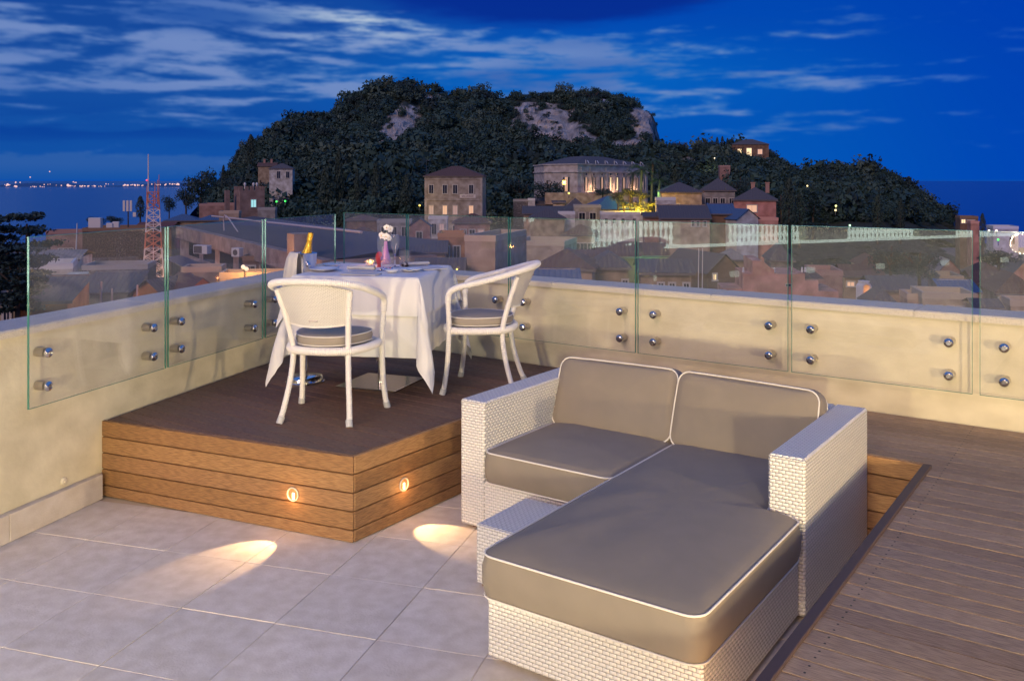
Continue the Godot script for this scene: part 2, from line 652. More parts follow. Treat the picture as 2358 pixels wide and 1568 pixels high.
func make_floor() -> void:
	var fl := structure("stone_floor", LW, turn(LH))   # x: away from the eye along the left wall, z: to the right
	var bed := tool()
	box(bed, Vector3(-3.5, -0.12, 3.5), Vector3(13, 0.232, 8.2))
	box(bed, Vector3(-8.6, -0.13, -4.9), Vector3(15.0, 0.22, 8.4))
	part("floor_bed", bed, mat("mortar", lin(0.52, 0.43, 0.31), 0.95), fl)
	var ms := []
	for i in 4:
		ms.append(stone_mat("floor_stone_%d" % i, [lin(0.72, 0.655, 0.585), lin(0.685, 0.63, 0.57), lin(0.75, 0.685, 0.61), lin(0.705, 0.64, 0.56)][i], 0.16, 0.07))
	var shapes := []
	for i in 2:
		shapes.append(box_mesh(Vector3(0.4642, 0.03, 0.4422), 0.0016 + 0.001 * i))
	for i in range(-2, 10):
		for j in range(-1, 14):
			var c := Vector3(-0.003 - 0.467 * (i + 0.5), -0.015 + rng.randf_range(-0.0012, 0.0), 0.345 + 0.445 * (j + 0.5))
			var w := fl.transform * c
			var r := w - S0
			var u := r.dot(head(125))
			var v := r.dot(head(35))
			if u > 2.35 or v > 1.2 or w.z > -0.6:
				continue
			if u < -0.62 and v > -0.40 - 0.2 * (u + 0.3) * -1.0:
				continue
			part("paving_slab", shapes[rng.randi() % 2], ms[rng.randi() % 4], fl, c, Vector3(rng.randf_range(-0.0012, 0.0012), 0, rng.randf_range(-0.0012, 0.0012)))

func plaster(key: String, c: Color) -> StandardMaterial3D:
	var m := mat(key, c, 0.9)
	m.albedo_texture = noise_tex("plaster_tone", 0.008, 4, Color(0.86, 0.85, 0.83), Color(1, 1, 1), 512)
	bump(m, noise_tex("plaster_grit", 0.06, 4, Color(0, 0, 0), Color(1, 1, 1), 512), 0.12)
	return tri_map(m, 0.9)

func travertine() -> StandardMaterial3D:
	var m := mat("travertine", lin(0.66, 0.61, 0.52), 0.8)
	if m.albedo_texture == null:
		var t := noise_tex("pits", 0.11, 3, Color(0.25, 0.22, 0.18), Color(1, 1, 1), 512)
		var g := t.color_ramp
		g.set_color(0, Color(0.45, 0.40, 0.34))
		g.set_offset(0, 0.20)
		g.add_point(0.29, Color(0.93, 0.92, 0.90))
		m.albedo_texture = t
		bump(m, t, 0.15)
		tri_map(m, 2.6)
	return m

func make_walls(ld: Vector2, rd: Vector2) -> void:
	var cream := plaster("cream_plaster", lin(0.72, 0.655, 0.48))
	var inl := v2(head(LH + 90))
	var inr := v2(head(215))
	var out := isect(corner - inl * 0.24, ld, corner - inr * 0.24, rd)
	var far_l := v2(LW - head(LH) * 1.02) + (corner - v2(LW) - ld * (corner - v2(LW)).dot(ld))
	var far_r := corner + rd * 9.5
	var lwall := thing("parapet_wall", "cream plastered parapet on the left with stone coping and skirting, in front of the antenna tower", "wall", Vector3(far_l.x, 0, far_l.y), turn(LH))
	var st := tool()
	prism(st, local_poly(lwall, PackedVector2Array([far_l, corner, out, far_l - inl * 0.24])), -4.0, 0.996)
	part("wall_face", st, cream, lwall)
	var rwall := thing("parapet_wall", "cream plastered parapet on the right with pitted stone coping, behind the sofa", "wall", Vector3(corner.x, 0, corner.y), turn(125))
	st = tool()
	prism(st, local_poly(rwall, PackedVector2Array([corner, far_r, far_r - inr * 0.24, out])), -4.0, 0.996)
	part("wall_face", st, cream, rwall)
	# coping
	var tr := travertine()
	var lo := isect(corner - inl * 0.27, ld, corner - inr * 0.27, rd)
	var li := isect(corner + inl * 0.03, ld, corner + inr * 0.03, rd)
	var k := 0.0
	var cuts := [-0.02, 0.95, 2.17, 3.39, 4.61, 5.83, 7.05, 8.27, 9.49]
	for i in cuts.size() - 1:
		var a: float = cuts[i] + 0.0015
		var b: float = cuts[i + 1] - 0.0015
		var p0 := corner + rd * a
		var p1 := corner + rd * b
		var poly := PackedVector2Array([p0 + inr * 0.03, p1 + inr * 0.03, p1 - inr * 0.27, p0 - inr * 0.27])
		if i == 0:
			poly = PackedVector2Array([li, p1 + inr * 0.03, p1 - inr * 0.27, lo])
		st = tool()
		prism(st, local_poly(rwall, poly), 0.997, 1.036, Vector2(i * 0.7, 0), 0.009)
		part("coping_slab", st, tr, rwall)
	k = 0.002
	var reach := (corner - far_l).dot(ld)
	while k < reach:
		var p0 := corner - ld * k
		var p1 := corner - ld * minf(k + 1.217, reach)
		var poly := PackedVector2Array([p0 + inl * 0.03, p1 + inl * 0.03, p1 - inl * 0.27, p0 - inl * 0.27])
		if k < 0.1:
			poly = PackedVector2Array([li - ld * 0.002, p1 + inl * 0.03, p1 - inl * 0.27, lo - ld * 0.002])
		st = tool()
		prism(st, local_poly(lwall, poly), 0.997, 1.036, Vector2(k, 0.3), 0.009)
		part("coping_slab", st, tr, lwall)
		k += 1.22
	# skirting along the stone floor, and a round cover over it
	var sm := stone_mat("skirting_stone", lin(0.62, 0.56, 0.50), 0.09, 0.08)
	var s_end := (v2(LW) - far_l).dot(ld) + 0.02
	var s := s_end
	while s > 0.05:
		var len := minf(0.628, s)
		st = tool()
		box(st, Vector3(s - len / 2, 0.069, 0.0225), Vector3(len, 0.138, 0.043), 0.003)
		part("skirting_slab", st, sm, lwall)
		s -= 0.63
	var cap := tool()
	lathe(cap, [Vector2(0.0, 0.0), Vector2(0.021, 0.0), Vector2(0.021, 0.006), Vector2(0.016, 0.011), Vector2(0.008, 0.012), Vector2(0.008, 0.016), Vector2(0.0, 0.017)], 20)
	var cx := (v2(on(164, 1108, 0.17)) - far_l).dot(ld)
	part("wall_outlet", cap, mat("outlet", lin(0.62, 0.55, 0.42), 0.5), lwall, Vector3((Vector2(-2.37, -4.80) - far_l).dot(ld), 0.172, 0.0), Vector3(PI / 2, 0, 0))

func deck_region() -> PackedVector2Array:   # in (u, v)
	var inv := func(p: Vector2) -> Vector2:
		var r := Vector3(p.x, 0, p.y) - S0
		return Vector2(r.dot(head(125)), r.dot(head(35)))
	var cq: Vector2 = inv.call(corner)
	var ldir := Vector2(cos(deg_to_rad(125 - LH)), cos(deg_to_rad(35 - LH)))
	var B := Vector2(-0.296, -0.471)
	var fd := (B - Vector2(-1.957, -0.808)).normalized()
	var A := isect(cq, ldir, B, fd)
	return PackedVector2Array([A, B, Vector2(-0.296, 1.0), Vector2(2.012, 1.0), Vector2(2.012, -5.0), Vector2(6.2, -5.0), Vector2(6.2, 1.9), cq])

var deck_pts: PackedVector2Array

func make_decks() -> void:
	deck_pts = deck_region()
	var reg := deck_pts
	var dk := structure("wooden_deck", S0, turn(125))    # x = u, z = -v
	var flip := func(p: PackedVector2Array) -> PackedVector2Array:
		var o := PackedVector2Array()
		for q in p:
			o.append(Vector2(q.x, -q.y))
		return o
	# near-black block: joists and the shade below the boards, put into its colour
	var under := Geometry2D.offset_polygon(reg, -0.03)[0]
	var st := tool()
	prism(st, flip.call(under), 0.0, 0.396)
	part("deck_frame_shade", st, mat("deck_frame_shade", lin(0.02, 0.015, 0.012), 0.9), dk)
	var inner := Geometry2D.offset_polygon(reg, -0.0235)[0]
	# planks run along the right wall
	var pitch := 0.0955
	var v0 := -0.793
	var rows := []
	for r in range(-45, 30):
		var a := v0 + r * pitch + 0.0032
		var b := v0 + (r + 1) * pitch - 0.0032
		if a > 1.89 or b < -4.95:
			continue
		var strip := PackedVector2Array([Vector2(-4, a), Vector2(7, a), Vector2(7, minf(b, 1.893)), Vector2(-4, minf(b, 1.893))])
		for piece in Geometry2D.intersect_polygons(strip, inner):
			var lo := 99.0
			var hi := -99.0
			for q in piece:
				lo = minf(lo, q.x)
				hi = maxf(hi, q.x)
			if hi - lo < 0.03:
				continue
			rows.append([piece, lo, hi, a, b])
	var screws := tool()
	for row in rows:
		var kind := "side_deck" if row[2] > 3.0 else "table_deck"
		var cut := []   # butt joints of long boards
		var x0: float = row[1]
		if row[2] > 3.0:
			var j := 2.05 + rng.randf_range(1.3, 2.6)
			if x0 < 0.0:
				cut.append(rng.randf_range(0.6, 1.4))
			cut.append(j)
		cut.append(99.0)
		var prev := -99.0
		for c in cut:
			var clip := PackedVector2Array([Vector2(prev + 0.001, row[3] - 0.1), Vector2(c - 0.001, row[3] - 0.1), Vector2(c - 0.001, row[4] + 0.1), Vector2(prev + 0.001, row[4] + 0.1)])
			for piece in Geometry2D.intersect_polygons(row[0], clip):
				var cx := 0.0
				for q in piece:
					cx += q.x / piece.size()
				var kd := "side_deck" if cx > 0.9 or prev > 0.3 else "table_deck"
				st = tool()
				prism(st, flip.call(piece), 0.402, DK + rng.randf_range(-0.0006, 0.0006), Vector2(rng.randf() * 7, rng.randf() * 3), 0.0009)
				part("plank", st, wood_mat(kd, rng.randi() % 4), dk)
			prev = c
		if row[1] > 1.9 or row[2] > 3.0:
			for q in [0.026, 0.068]:
				var ux: float = maxf(row[1], 2.05) + 0.055
				lathe(screws, [Vector2(0.0042, 0.0), Vector2(0.0038, 0.0012), Vector2(0.0, 0.0013)], 8, Transform3D(Basis(), Vector3(ux, DK - 0.0002, -(row[3] + q))))
				if row[1] < 0.0:
					continue
	var sc := part("screws", screws, mat("screw", lin(0.03, 0.025, 0.02), 0.5, 0.6), dk)
	sc.set_meta("kind", "stuff")
	# darker edging strip along the sunken floor
	st = tool()
	box(st, Vector3(2.031, 0.431 - 0.02, -(1.0 - 5.0) / 2.0), Vector3(0.038, 0.048, 5.96), 0.003)
	part("edge_strip", st, mat("edge_strip", lin(0.060, 0.035, 0.030), 0.6), dk)
	# facing boards
	var A := reg[0]
	var B := reg[1]
	var edges := [[A, B], [B, reg[2]], [reg[2], reg[3]], [reg[3], reg[4]]]
	for e in edges.size():
		var p: Vector2 = edges[e][0]
		var q: Vector2 = edges[e][1]
		var dir := (q - p).normalized()
		var nrm := Vector2(-dir.y, dir.x)      # towards the wood
		if not Geometry2D.is_point_in_polygon((p + q) * 0.5 + nrm * 0.01, reg):
			nrm = -nrm
		var L := p.distance_to(q)
		var y1 := DK - 0.002
		for bd in 5:
			var y0 := maxf(y1 - 0.0855, 0.003)
			st = tool()
			var mid := (p + q) * 0.5 + nrm * 0.011
			var xf := Basis(Vector3.UP, atan2(dir.y, dir.x))
			var trim := 0.024 if e == 1 or e == 3 else 0.0
			box(st, Vector3(mid.x, (y0 + y1) * 0.5, -mid.y), Vector3(L - trim - 0.002, y1 - y0, 0.021), 0.003, xf, Vector2(rng.randf() * 9, rng.randf() * 5))
			part("facing_board", st, wood_mat("facing", rng.randi() % 4), dk)
			y1 -= 0.0905

func plane_s(px: float, p: Vector3, h: float) -> float:   # where the sight line through px meets the upright plane through p along heading h
	var r := isect(Vector2.ZERO, Vector2((px - MIDX) / FOC, -1.0), v2(p), v2(head(h)))
	return (r - v2(p)).dot(v2(head(h)))

func make_glass() -> void:
	var clear := mat("clear_glass", Color(0.93, 0.97, 0.95, 0.03), 0.0)
	clear.transparency = BaseMaterial3D.TRANSPARENCY_ALPHA
	clear.metallic_specular = 0.46
	var edge := mat("glass_edge", lin(0.05, 0.20, 0.16), 0.08)
	edge.clearcoat_enabled = true
	edge.clearcoat = 1.0
	edge.clearcoat_roughness = 0.05
	var chrome := mat("chrome", lin(0.66, 0.65, 0.63), 0.12, 1.0)
	var steel := mat("brushed_steel", lin(0.52, 0.47, 0.40), 0.34, 1.0)
	var cap := tool()
	lathe(cap, [Vector2(0.0, 0.0), Vector2(0.026, 0.0), Vector2(0.026, 0.008), Vector2(0.022, 0.014), Vector2(0.013, 0.018), Vector2(0.012, 0.0165), Vector2(0.007, 0.0165), Vector2(0.006, 0.018), Vector2(0.0, 0.018)], 28)
	var cap_mesh := cap.commit()
	var sp := tool()
	lathe(sp, [Vector2(0.024, -0.068), Vector2(0.024, -0.014), Vector2(0.0235, -0.0125), Vector2(0.0, -0.0125)], 28)
	var sp_mesh := sp.commit()
	var gl := LW + head(LH + 90) * 0.021
	var gr := bf(0, 0, 1.9 - 0.066)
	var ls := []
	var rs := []
	for x in [[64, 379.5], [386, 604], [610.5, 771]]:
		ls.append([plane_s(x[0], gl, LH), plane_s(x[1], gl, LH)])
	for x in [[792, 935.5], [940, 1170.5], [1175.5, 1463.5], [1470, 1815], [1824.5, 2240]]:
		rs.append([plane_s(x[0], gr, 125), plane_s(x[1], gr, 125)])
	rs.append([plane_s(2259, gr, 125), plane_s(2259, gr, 125) + 1.0])
	var lab := [
		"clear glass panel at the near end of the left wall, before the white terrace house",
		"clear glass panel on the left wall between the antenna tower and the air conditioners",
		"clear glass panel on the left wall behind the ice bucket, beside the corner",
		"narrow clear glass panel in the corner, behind the vase and flutes on the table",
		"clear glass panel on the right wall directly behind the table and the side chair's arm",
		"clear glass panel on the right wall behind the back of the right-hand chair",
		"clear glass panel behind the left back cushion of the sofa, mirroring white balusters",
		"clear glass panel behind the sofa's right arm, in front of the lit yellow shrine",
		"clear glass panel at the right edge of the picture, in front of the blue floodlight"]
	for i in 9:
		var left := i < 3
		var s: Array = ls[i] if left else rs[i - 3]
		var h := LH if left else 125.0
		var base: Vector3 = (gl if left else gr) + head(h) * s[0]
		var lo := 0.632 if left else 0.610
		var hi := 1.488 if left else 1.496
		var L: float = s[1] - s[0]
		var o := thing("glass_panel", lab[i], "glass panel", base, turn(h), "frameless glass panels bolted to the parapet")
		var st := tool()
		var y := (lo + hi) * 0.5
		for z in [0.006, -0.006]:
			quad(st, Vector3(0, lo, z), Vector3(L, lo, z), Vector3(L, hi, z), Vector3(0, hi, z), Vector3(0, 0, signf(z)))
		var pane := part("pane", st, clear, o)
		st = tool()
		box(st, Vector3(-0.0012, y, 0), Vector3(0.0024, hi - lo, 0.0115))
		box(st, Vector3(L + 0.0012, y, 0), Vector3(0.0024, hi - lo, 0.0115))
		box(st, Vector3(L / 2, hi + 0.0012, 0), Vector3(L + 0.005, 0.0024, 0.0115))
		box(st, Vector3(L / 2, lo - 0.0012, 0), Vector3(L + 0.005, 0.0024, 0.0115))
		part("edge", st, edge, pane)
		if i == 3:
			continue
		for kx in [0.115, L - 0.115]:
			for ky in ([0.893, 0.722] if left else [0.877, 0.695]):
				var c := part("standoff_cap", cap_mesh, chrome, o, Vector3(kx, ky, 0.007), Vector3(PI / 2, 0, 0))
				part("spacer", sp_mesh, steel, c)

func make_step_lights() -> void:
	var reg := deck_pts
	var A := bf(reg[0].x, 0, reg[0].y)
	var B := bf(reg[1].x, 0, reg[1].y)
	var fd := (B - A).normalized()
	var n1 := Vector3(-fd.z, 0, fd.x)
	var spots := [
		[B - fd * 0.357 + Vector3(0, 0.192, 0), n1, B - fd * 0.415 + n1 * 0.30, "round recessed step light in the long front face of the deck", 0.42, 25.0],
		[bf(-0.296, 0.188, -0.102), head(125), bf(-0.03, 0, -0.13), "round recessed step light in the side face of the deck, nearest the sofa arm", 0.36, 25.0],
		[bf(2.012, 0.175, -1.12), head(305), bf(1.74, 0.12, -0.98), "round recessed step light in the deck face, close behind the chaise", 0.10, 62.0]]
	var rim := tool()
	lathe(rim, [Vector2(0.036, 0.0), Vector2(0.036, 0.003), Vector2(0.033, 0.005), Vector2(0.029, 0.003), Vector2(0.028, -0.004), Vector2(0.0, -0.006)], 32)
	var rim_mesh := rim.commit()
	var lens := tool()
	pillow(lens, Vector3(0.014, 0.006, 0.034), 0.0028, 0.0, 0.0, Transform3D(), 6)
	var lens_mesh := lens.commit()
	for s in spots:
		var o := thing("step_light", s[3], "light", s[0], atan2(s[1].x, s[1].z), "recessed lights in the deck faces")
		part("rim", rim_mesh, mat("light_rim", lin(0.62, 0.55, 0.46), 0.4, 0.3), o, Vector3(0, 0, 0.001), Vector3(PI / 2, 0, 0))
		part("lens", lens_mesh, glow("step_glow", Color(1.0, 0.93, 0.82), 2.6), o, Vector3(0.002, -0.009, 0.0), Vector3(PI / 2, 0, 0))
		var from: Vector3 = s[0] + s[1] * 0.012 + Vector3(0, -0.006, 0)
		spot("step_beam", from, s[2], Color(1.0, 0.80, 0.56), s[4], s[5], 0.35, 0.006)
		omni("step_spill", s[0] + s[1] * 0.05 + Vector3(0, -0.02, 0), Color(1.0, 0.74, 0.46), 0.012, 0.02)

# the hotel behind the terrace, with its lamps, and the glowing baluster screen that the right panes mirror
func lantern(label: String, pos: Vector3, c: Color, e: float, r: float, post: float) -> void:
	var o := thing("terrace_lamp", label, "lamp", pos - Vector3(0, post, 0))
	var st := tool()
	lathe(st, [Vector2(0.0, 0.0), Vector2(r * 0.9, 0.0), Vector2(r * 0.9, 0.02), Vector2(0.02, 0.03), Vector2(0.02, post - r)], 16)
	part("post", st, mat("lamp_metal", lin(0.12, 0.11, 0.10), 0.4, 0.8), o)
	var b := SphereMesh.new()
	b.radius = r
	b.height = r * 2
	b.radial_segments = 24
	b.rings = 12
	part("bulb", b, glow("terrace_glow", Color(1.0, 0.84, 0.62), 4.0), o, Vector3(0, post, 0))
	omni("terrace_lamp_glow", Vector3(0, post, 0), c, e, r, o)

func make_hotel() -> void:
	lantern("low round lamp standing on the deck to the right of the sofa", bf(5.1, 0.87, -1.1), Color(1.0, 0.87, 0.66), 10.0, 0.06, 0.446)
	lantern("round lamp on a short post on the deck by the hotel wall, right", bf(4.4, 1.0, -4.4), Color(1.0, 0.92, 0.74), 15.0, 0.12, 0.57)
	lantern("round lamp on a post on the stone floor by the hotel wall, left", Vector3(-1.9, 1.0, 0.6), Color(1.0, 0.92, 0.74), 13.0, 0.12, 1.0)
	var h := thing("hotel_wall", "cream hotel wall that closes the terrace at the near end", "building", Vector3(0, 0, 3.2), turn(107))
	var st := tool()
	box(st, Vector3(3.8, 0.5, 0.4), Vector3(11.6, 9.0, 0.5))
	part("wall", st, plaster("cream_plaster", Color.WHITE), h)
	# a floodlit screen of white balusters with an added glow at the far left end of the terrace, which the right panes mirror
	var g := v2(bf(0, 0, 1.834))
	var n := v2(head(215))
	var mir := func(p: Vector3) -> Vector3:
		var d := (v2(p) - g).dot(n)
		return p - Vector3(n.x, 0, n.y) * 2.0 * d
	var p1: Vector3 = mir.call(at(1330, 566, 15.4))
	var p0: Vector3 = mir.call(at(2280, 541, 19.5))
	var along := (p1 - p0)
	var L := Vector2(along.x, along.z).length()
	var o := thing("baluster_screen", "floodlit screen of white balusters with added glow between cream piers, mirrored in the right panes", "balustrade", Vector3(p0.x, 0.0, p0.z), atan2(-along.z, along.x))
	var cm := plaster("screen_plaster", lin(0.74, 0.72, 0.58))
	var wm := mat("white_stone", lin(0.80, 0.80, 0.78), 0.7)
	st = tool()
	box(st, Vector3(L / 2, 1.25, -0.55), Vector3(L + 3.0, 2.5, 0.3))
	part("wall", st, cm, o)
	st = tool()
	box(st, Vector3(L / 2, 0.28, -0.1), Vector3(L + 3.0, 0.56, 0.6))
	part("brown_base", st, mat("screen_base", lin(0.085, 0.055, 0.035), 0.9), o)
	var bal := tool()
	lathe(bal, [Vector2(0.030, 0.62), Vector2(0.030, 0.65), Vector2(0.022, 0.67), Vector2(0.042, 0.74), Vector2(0.020, 0.82), Vector2(0.016, 0.87), Vector2(0.040, 0.95), Vector2(0.018, 1.05), Vector2(0.030, 1.08)], 12)
	var bm := bal.commit()
	var lit := glow("added_glow_baluster", Color(0.90, 1.0, 0.93), 4.2)  # added emission on balusters and rail, stands in for floodlight on them
	var x := 0.1
	while x < L:
		var ph := fmod(x + 0.6, 2.9)
		if ph < 1.75:
			part("added_glow_baluster", bm, lit, o, Vector3(x, 0, 0.05))
			x += 0.105
		else:
			var pst := tool()
			box(pst, Vector3(x + 0.55, 0.93, 0.04), Vector3(1.05, 0.72, 0.2), 0.02)
			part("pier", pst, cm, o)
			x += 1.2
	st = tool()
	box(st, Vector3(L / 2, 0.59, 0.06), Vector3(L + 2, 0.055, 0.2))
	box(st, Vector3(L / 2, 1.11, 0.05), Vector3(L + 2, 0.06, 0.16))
	part("added_glow_rail", st, lit, o)
	for f in 6:
		var lp := Vector3(L * (f + 0.5) / 6.0, 0.16, 1.0)
		var fl := tool()
		box(fl, lp, Vector3(0.16, 0.10, 0.08), 0.01)
		part("floodlight", fl, glow("flood_glow", Color(0.92, 1.0, 0.9), 2.0), o)
		spot("screen_floodlight", o.transform * (lp + Vector3(0, 0.06, -0.05)), o.transform * Vector3(lp.x, 0.85, 0.0), Color(0.94, 1.0, 0.90), 7.0, 62.0, 0.5, 0.05)

# ---------- sea, hills, woods ----------
func profile(pts: Array, x: float) -> float:
	for i in pts.size() - 1:
		if x <= pts[i + 1].x:
			var t := clampf((x - pts[i].x) / (pts[i + 1].x - pts[i].x), 0, 1)
			return lerpf(pts[i].y, pts[i + 1].y, t)
	return pts[pts.size() - 1].y

func leaf_clump(seed_: int, n: int, leaf: float, squash: float) -> ArrayMesh:
	var r := RandomNumberGenerator.new()
	r.seed = seed_
	var st := tool()
	var lobes := []
	for i in 5:
		lobes.append([Vector3(r.randf_range(-0.5, 0.5), r.randf_range(-0.35, 0.4) * squash, r.randf_range(-0.5, 0.5)), r.randf_range(0.4, 0.62)])
	for i in n:
		var lb: Array = lobes[i % 5]
		var d := Vector3(r.randfn(), r.randfn(), r.randfn()).normalized()
		var p: Vector3 = lb[0] + d * lb[1] * pow(r.randf(), 0.25) * Vector3(1, squash, 1)
		leaf_quad(st, p, d, leaf * r.randf_range(0.6, 1.3), r)
	return st.commit()

func leaf_quad(st: SurfaceTool, p: Vector3, d: Vector3, s: float, r: RandomNumberGenerator) -> void:
	var n := (d + Vector3(r.randfn(), r.randfn() + 0.4, r.randfn()) * 0.6).normalized()
	var a := n.cross(Vector3(r.randfn(), r.randfn(), r.randfn())).normalized() * s
	var b := n.cross(a)
	tri(st, p - a, p + b * 0.55, p + a, n)
	tri(st, p - a, p + a, p - b * 0.55, n)

func leaf_mat(key: String, c: Color) -> StandardMaterial3D:
	var m := mat(key, c, 0.75)
	m.vertex_color_use_as_albedo = true
	m.backlight_enabled = true
	m.backlight = Color(0.12, 0.12, 0.12)
	return m

var rock_spots := []
var main_ridge := []

func slope_depth(px: float, foot: float, d: float) -> float:   # nothing may stand before the slope it grows on
	if px < 480.0 or px > 1250.0 or foot > 500.0:
		return d
	var s := clampf((640.0 - foot) / (640.0 - profile(main_ridge, px)), 0.0, 1.0)
	return maxf(d, lerpf(200.0, 520.0, pow(s, 1.6)) - 5.0)

func rocky(px: float, py: float, n: float) -> float:
	var k := 0.0
	for s in rock_spots:
		var a: float = s[4]
		var dx: float = px - s[0]
		var dy: float = py - s[1]
		var x: float = (dx * cos(a) + dy * sin(a)) / s[2]
		var y: float = (-dx * sin(a) + dy * cos(a)) / s[3]
		k = maxf(k, 1.25 - sqrt(x * x + y * y) + n * 0.9)
	return k

func hill(called: String, ridge: Array, d0: float, y0: float, d1: float, x0: float, x1: float, trees: int, size: float, wood_name: String, seed_: int) -> void:
	var nz := FastNoiseLite.new()
	nz.seed = seed_
	nz.frequency = 0.03
	nz.fractal_octaves = 5
	var cr := FastNoiseLite.new()
	cr.seed = seed_ + 1
	cr.frequency = 0.11
	cr.fractal_octaves = 4
	cr.fractal_type = FastNoiseLite.FRACTAL_RIDGED
	var cols := int((x1 - x0) / 4.0)
	var rows := 84
	var back := 8
	var grid := []
	var px_of := []
	for j in rows + back + 1:
		var line := []
		var pl := []
		for i in cols + 1:
			var x := lerpf(x0, x1, float(i) / cols)
			var ry := profile(ridge, x)
			var w: Vector3
			var py := 0.0
			if j <= rows:
				var t := float(j) / rows
				py = lerpf(y0, ry, t)
				w = at(x, py, lerpf(d0, d1, pow(t, 1.6)))
			else:
				var t := float(j - rows) / back
				w = at(x, ry, d1)
				w = Vector3(w.x * (1 + 0.35 * t), w.y - 46.0 * t * t, w.z - 120.0 * t)
				py = ry - 1.0
			var e := nz.get_noise_3dv(w)
			w += Vector3(nz.get_noise_3dv(w + Vector3(500, 0, 0)) * 3.0, e * (2.6 if j < rows else 1.2), nz.get_noise_3dv(w * 1.7) * 9.0)
			var cliff := clampf(rocky(x, py, e), 0.0, 1.0)
			var c0 := cr.get_noise_3dv(Vector3(w.x, w.y * 0.6, w.z * 0.5))
			w += Vector3(0, c0 * 1.1, c0 * 4.5) * cliff
			line.append(w)
			pl.append([x, py])
		grid.append(line)
		px_of.append(pl)
	var st := tool()
	st.set_smooth_group(-1)
	for j in rows + back:
		for i in cols:
			var q := [[j, i], [j, i + 1], [j + 1, i + 1], [j + 1, i]]
			for t in [[0, 2, 1], [0, 3, 2]]:
				for m in t:
					var a: int = q[m][0]
					var b: int = q[m][1]
					var w: Vector3 = grid[a][b]
					var rk := rocky(px_of[a][b][0], px_of[a][b][1], nz.get_noise_3dv(w * 2.5))
					var tone := 0.72 + 0.55 * nz.get_noise_3dv(w * 4.0) + 0.22 * cr.get_noise_3dv(w)
					st.set_color(Color(0.030, 0.036, 0.022).lerp(Color(0.56, 0.49, 0.43) * tone, smoothstep(0.2, 0.5, rk)))
					st.add_vertex(w)
	st.generate_normals()
	var hm := mat("hill_ground", Color.WHITE, 0.95)
	hm.vertex_color_use_as_albedo = true
	bump(hm, noise_tex("rock_relief", 0.05, 5, Color(0, 0, 0), Color(1, 1, 1), 512), 120.0)
	tri_map(hm, 0.045)
	var ground := structure(called)
	part("slope", st, hm, ground)
	# woods and scrub
	var r := RandomNumberGenerator.new()
	r.seed = seed_
	var xs := [[], [], [], []]
	var tries := 0
	while xs[0].size() + xs[1].size() + xs[2].size() + xs[3].size() < trees and tries < trees * 3:
		tries += 1
		var jf := r.randf() * (rows + 2)
		var i := r.randi() % cols
		var j := int(jf)
		var f := r.randf()
		var w: Vector3 = grid[j][i].lerp(grid[j + 1][i + 1], f)
		var q: Array = px_of[j][i]
		if q[1] > 512.0:
			continue
		var rk := rocky(q[0], q[1], nz.get_noise_3dv(w * 2.5))
		var sc := size * r.randf_range(0.5, 1.2) * (1.7 if r.randf() < 0.08 else 1.0)
		if rk > 0.3:
			if r.randf() > 0.05:
				continue
			sc *= 0.4
		elif rk > 0.0:
			sc *= 0.6
		if nz.get_noise_3dv(w * 1.3 + Vector3(0, 300, 0)) > 0.12:
			sc *= 1.35
		var bs := Basis(Vector3.UP, r.randf() * TAU).scaled(Vector3(sc, sc * r.randf_range(0.8, 1.25), sc))
		xs[(r.randi() % 3) if r.randf() > 0.16 or rk > 0.0 else 3].append([Transform3D(bs, w + Vector3(0, sc * 0.55, 0)), r.randf()])
	for k in 4:
		var mm := MultiMesh.new()
		mm.transform_format = MultiMesh.TRANSFORM_3D
		mm.use_colors = true
		mm.mesh = leaf_clump(seed_ + k, 150, 0.15, 0.85) if k < 3 else crown(0, 1)
		mm.instance_count = xs[k].size()
		for n in xs[k].size():
			mm.set_instance_transform(n, xs[k][n][0])
			var t: float = xs[k][n][1]
			var c := Color(0.014, 0.040, 0.030).lerp(Color(0.036, 0.072, 0.050), t)
			if t > 0.86:
				c = Color(0.060, 0.090, 0.058)
			elif t < 0.2:
				c = Color(0.010, 0.026, 0.022)
			mm.set_instance_color(n, c)
		var mi := MultiMeshInstance3D.new()
		mi.name = numbered(self, wood_name)
		mi.multimesh = mm
		mi.material_override = leaf_mat("wood_leaf", Color.WHITE)
		mi.set_meta("kind", "stuff")
		tag(mi, "dark scrub and small trees grown together over the %s" % ("rocky hill" if called == "rocky_hill" else "long slope on the right" if called == "coast_ridge" else "foot of the hill behind the houses"), "woodland", "woodland of the " + called.replace("_", " "))
		add_child(mi, true)

